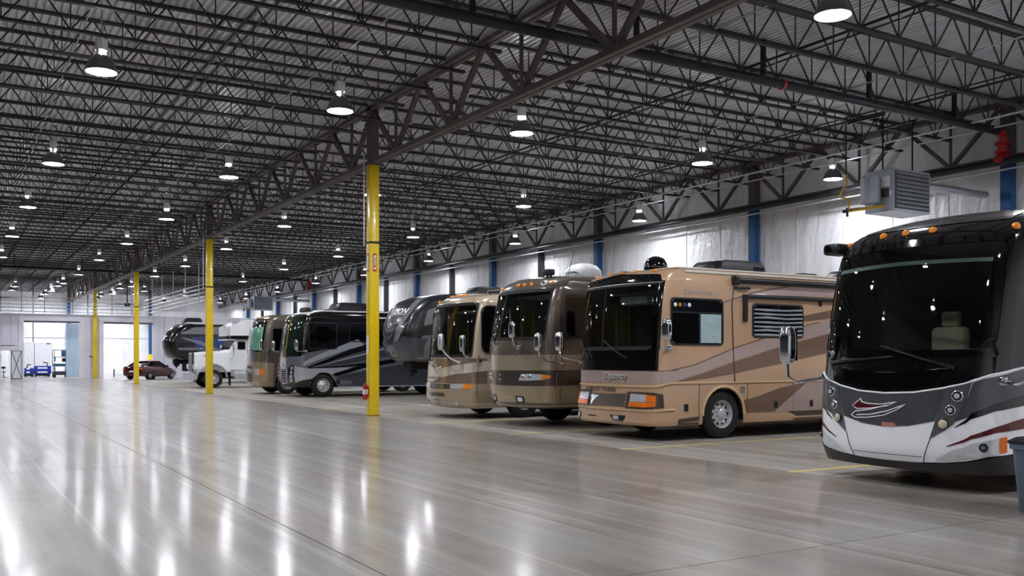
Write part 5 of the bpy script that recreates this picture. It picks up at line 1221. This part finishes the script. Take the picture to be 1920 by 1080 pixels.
fan2 = copy_tree(fan); fan2.location = (12.3, YP - 2.6, 5.85); tag(fan2, 'black ceiling fan with long blades right of the farthest yellow column', 'fan', 'ceiling fans'); fan['group'] = 'ceiling fans'

# ================================================================== things in the far room
mat('cart_blue', '#1c2f9a', 0.35, 0, 0.3); mat('lift_teal', '#0d5a78', 0.35, 0, 0.3); mat('lift_dark', '#1d3038', 0.5); mat('curtain_blue', '#dcecfa', 0.4, var=0.05)
tr = empty('box_trailer', (5.9, 92.5, 0)); tag(tr, 'tall white box trailer inside the left doorway', 'trailer')
MB().box(0, 2.3, 0, 5, .5, 3.05, .05).build('box', 'white_enamel', tr); MB().box(.8, .84, -.012, 0, .55, 3.0).build('door_seam', 'dark_line', tr)
MB().box(.1, 2.2, .2, 4.8, .35, .5).build('chassis', 'underbody', tr); MB().box(1.75, 2.1, -.015, 0, 2.85, 2.95).build('badge', 'dark_line', tr)
for x in (.2, 2.1):
    for y in (3.2, 4.0): MB().lathe([(.15, -.1), (.33, -.1), (.35, 0), (.33, .1), (.15, .1)], 16, 'x', (x, y, .35)).build('wheel', 'rubber', tr, 40)
for i, (x, wd, h, lab) in enumerate(((5.75, .7, .78, 'smaller royal blue wheeled cart inside the left doorway'), (6.5, 1.3, .95, 'larger royal blue cart with white panels inside the left doorway'))):
    c = empty('utility_cart', (x, 89.6, 0)); tag(c, lab, 'cart', 'blue carts')
    MB().box(0, wd, 0, .8, .22, h, .05).build('cabinet', 'cart_blue', c, 40)
    for k in range(2): MB().box(.15 + .1 * i, wd - .3, -.012, 0, .35 + k * .3 * (1 + i * .2), .47 + k * .3 * (1 + i * .2)).build('drawer_front', 'white_enamel', c)
    for a in (.12, wd - .12):
        for y in (.12, .68): MB().lathe([(.1, -.03), (.11, 0), (.1, .03)], 12, 'x', (a, y, .11)).build('caster', 'rubber', c, 40)
    MB().box(.1, wd - .1, .1, .7, .1, .24).build('tray', 'underbody', c)
    MB().tube([(.2 if i == 0 else wd - .3, .4, h), (.25 if i == 0 else wd - .25, .4, h + .25), (.5 if i == 0 else wd - .6, .4, h + .3)], .05, 8).build('tool', 'rubber', c)
s = empty('scissor_lift', (7.75, 86.6, 0)); tag(s, 'teal and black scissor lift inside the left doorway', 'lift')
MB().box(0, 1.1, 0, 1.7, .2, .5, .04).build('base', 'lift_dark', s)
for a in (.08, 1.02):
    for y in (.25, 1.4): MB().lathe([(.08, -.08), (.19, -.08), (.2, 0), (.19, .08), (.08, .08)], 16, 'x', (a, y, .2)).build('wheel', 'rubber', s, 40)
for k in range(3):
    MB().bar((.1, .1, .5 + k * .14), (.1, 1.6, .64 + k * .14), .06).bar((1.0, 1.6, .5 + k * .14), (1.0, .1, .64 + k * .14), .06).build('scissor_arm', 'lift_dark', s)
MB().box(0, 1.1, 0, 1.7, .92, 1.15, .02).build('platform', 'lift_teal', s)
MB().box(.55, 1.0, -.05, .1, 1.75, 2.25, .03).build('control_box', 'lift_teal', s, 40); MB().box(.6, .9, -.03, .05, 1.3, 1.62, .02).build('panel', 'rubber', s)
MB().box(.0, .12, -.05, .2, 1.35, 1.75, .02).build('side_panel', 'lift_teal', s)
for x in (.03, 1.07):
    for y in (.03, 1.67): MB().bar((x, y, 1.15), (x, y, 2.3), .04).build('guard_post', 'lift_dark', s)
for z in (1.7, 2.3): MB().bar((.03, .03, z), (1.07, .03, z), .04).bar((.03, 1.67, z), (1.07, 1.67, z), .04).bar((.03, .03, z), (.03, 1.67, z), .04).bar((1.07, .03, z), (1.07, 1.67, z), .04).build('guard_rail', 'lift_dark', s)
V = []; F = []; n = 40
for i in range(n + 1):
    x = 8.42 + i * 1.1 / n; y = 84.2 + .07 * math.sin(i * 1.1); V += [(x, y, .05), (x, y, 4.45)]
for i in range(n): F.append((2 * i, 2 * i + 2, 2 * i + 3, 2 * i + 1))
tag(MB().add(V, F).build('hanging_curtain', 'curtain_blue', None, 60), 'pale blue hanging curtain at the right edge of the left doorway', 'curtain')
st = empty('work_stool', (3.9, 83.6, 0)); tag(st, 'small black wheeled stool seen through the narrow left opening', 'stool')
MB().lathe([(.18, .5), (.2, .53), (.18, .56)], 14).build('seat', 'rubber', st, 40); MB().tube([(0, 0, .1), (0, 0, .5)], .03, 8).build('post', 'rubber', st)
for k in range(5):
    t = 2 * PI * k / 5; MB().bar((0, 0, .12), (.28 * math.cos(t), .28 * math.sin(t), .08), .04).lathe([(.04, -.015), (.04, .015)], 8, 'x', (.28 * math.cos(t), .28 * math.sin(t), .04)).build('leg', 'rubber', st)
MB().tube([(0, .15, .5), (0, .22, .75), (0, .2, .9)], .02, 6).box(-.15, .15, .17, .21, .78, .95, .015).build('backrest', 'rubber', st)
tag(MB().lathe([(.06, 0), (.06, .65), (.0, .68)], 12, 'z', (12.4, 86.5, 0)).build('bollard', 'dark_line', None, 40), 'short dark bollard inside the right doorway', 'bollard')
pp = [(11.7, 98, 8.7), (11.7, 98, 0)]
tag(MB().bar(pp[0], pp[1], .12).build('door_track', 'dark_line'), 'dark vertical pole inside the right doorway', 'pole')
pp = [(7.0, 98, 8.7), (7.0, 98, 0)]
tag(MB().bar(pp[0], pp[1], .1).build('door_track', 'dark_line'), 'dark vertical pole above the white trailer in the left doorway', 'pole')

# ================================================================== unit heaters, duct, gas line
mat('heater_grey', '#a6aab4', 0.35, 0.4); mat('heater_dark', '#4b4e55', 0.5); mat('gas_yellow', '#c9a32a', 0.45)
def heater(loc, lab):
    h = empty('unit_heater', loc); tag(h, lab, 'heater', 'unit heaters')
    MB().box(0, 1.5, 0, .85, 0, 1.08, .02).build('casing', 'heater_grey', h)
    MB().box(.06, 1.44, -.012, 0, .06, 1.02).build('louvre_recess', 'heater_dark', h)
    for k in range(9): MB().add(*(lambda z: ([(.08, -.02, z), (1.42, -.02, z), (1.42, -.07, z - .05), (.08, -.07, z - .05), (.08, -.02, z + .012), (1.42, -.02, z + .012), (1.42, -.07, z - .038), (.08, -.07, z - .038)], [(0, 1, 2, 3), (4, 5, 6, 7), (0, 1, 5, 4), (1, 2, 6, 5), (2, 3, 7, 6), (3, 0, 4, 7)]))(.14 + k * .105)).build('louvre', 'heater_grey' if k else 'heater_grey', h)
    MB().box(-.006, 0, .1, .4, .62, .88).build('label_sheet', 'white_print', h); MB().box(-.006, 0, .12, .36, .35, .58).build('warning_sheet', 'brown_dark', h); MB().box(-.006, 0, .05, .1, .38, .5).build('label_sheet', 'white_print', h)
    MB().box(-.32, -.08, .3, .75, .2, .9, .02).build('control_box', 'heater_grey', h); MB().box(-.08, 0, .35, .7, .25, .85).build('control_neck', 'heater_dark', h)
    for x in (.15, 1.35): MB().bar((x, .42, 1.08), (x, .42, 2.52), .03).bar((x, .36, 2.515), (x, 1.5, 2.515), .05).build('hanger_rod', 'dark_pipe', h)
    MB().tube([(1.5, .4, .85), (4.6, .4, .85)], .1, 14).build('flue_duct', 'galv', h, 40)
    MB().tube([(-.1, .2, .12), (-.35, .5, .08), (-.5, .95, .06), (-.5, .95, .35), (-.6, 1.15, .45), (-.55, 1.0, .75), (-.55, 1.0, 1.0)], .035, 8).build('gas_line', 'gas_yellow', h, 40)
    MB().tube([(-.55, 1.0, 1.0), (-.55, 1.0, 2.5)], .018, 8).build('gas_drop', 'dark_pipe', h, 40)
    MB().tube([(-.4, .7, .08), (-.55, 1.1, .06)], .04, 8).tube([(-.5, 1.0, -.08), (-.5, 1.0, .15)], .03, 8).build('gas_valve', 'rubber', h, 40)
heater((20.45, 15.15, 5.36), 'grey unit heater with louvres hanging above the black and white motorhome')
heater((20.45, 72.3, 5.36), 'distant grey unit heater hanging above the farther motorhomes')

# ================================================================== trash bin at the right edge
mat('bin_blue', '#5d6d7e', 0.5, bump=0.1); 
bn = empty('trash_bin', (9.86, 5.42, 0)); tag(bn, 'blue-grey plastic trash bin with a dark lid at the right edge', 'bin')
def rr_sec(h, w_, r=.07): return [(x, y, h) for x, y in rrect(-w_, w_, -w_, w_, r, 4)]
V = []; F = []; secs = [(0.0, .21), (.02, .225), (.66, .27), (.665, .29), (.72, .295), (.725, .27)]
for h, w_ in secs: V += rr_sec(h, w_)
n = len(V) // len(secs)
for i in range(len(secs) - 1):
    for k in range(n): F.append((i * n + k, i * n + (k + 1) % n, (i + 1) * n + (k + 1) % n, (i + 1) * n + k))
F.append(tuple(range(n))); MB().add(V, F).build('bin_body', 'bin_blue', bn, 40)
V = []; F = []; secs = [(.715, .275), (.725, .30), (.75, .30), (.79, .24), (.80, .1)]
for h, w_ in secs: V += rr_sec(h, w_, .05)
for i in range(len(secs) - 1):
    for k in range(n): F.append((i * n + k, i * n + (k + 1) % n, (i + 1) * n + (k + 1) % n, (i + 1) * n + k))
F += [tuple(range(n)), tuple(range((len(secs) - 1) * n, len(secs) * n))]; MB().add(V, F).build('bin_lid', 'black_plastic', bn, 40)
for sg in (1, -1): MB().box(sg * .29 - .02, sg * .29 + .02, -.1, .1, .6, .64, .01).build('bin_handle', 'bin_blue', bn)
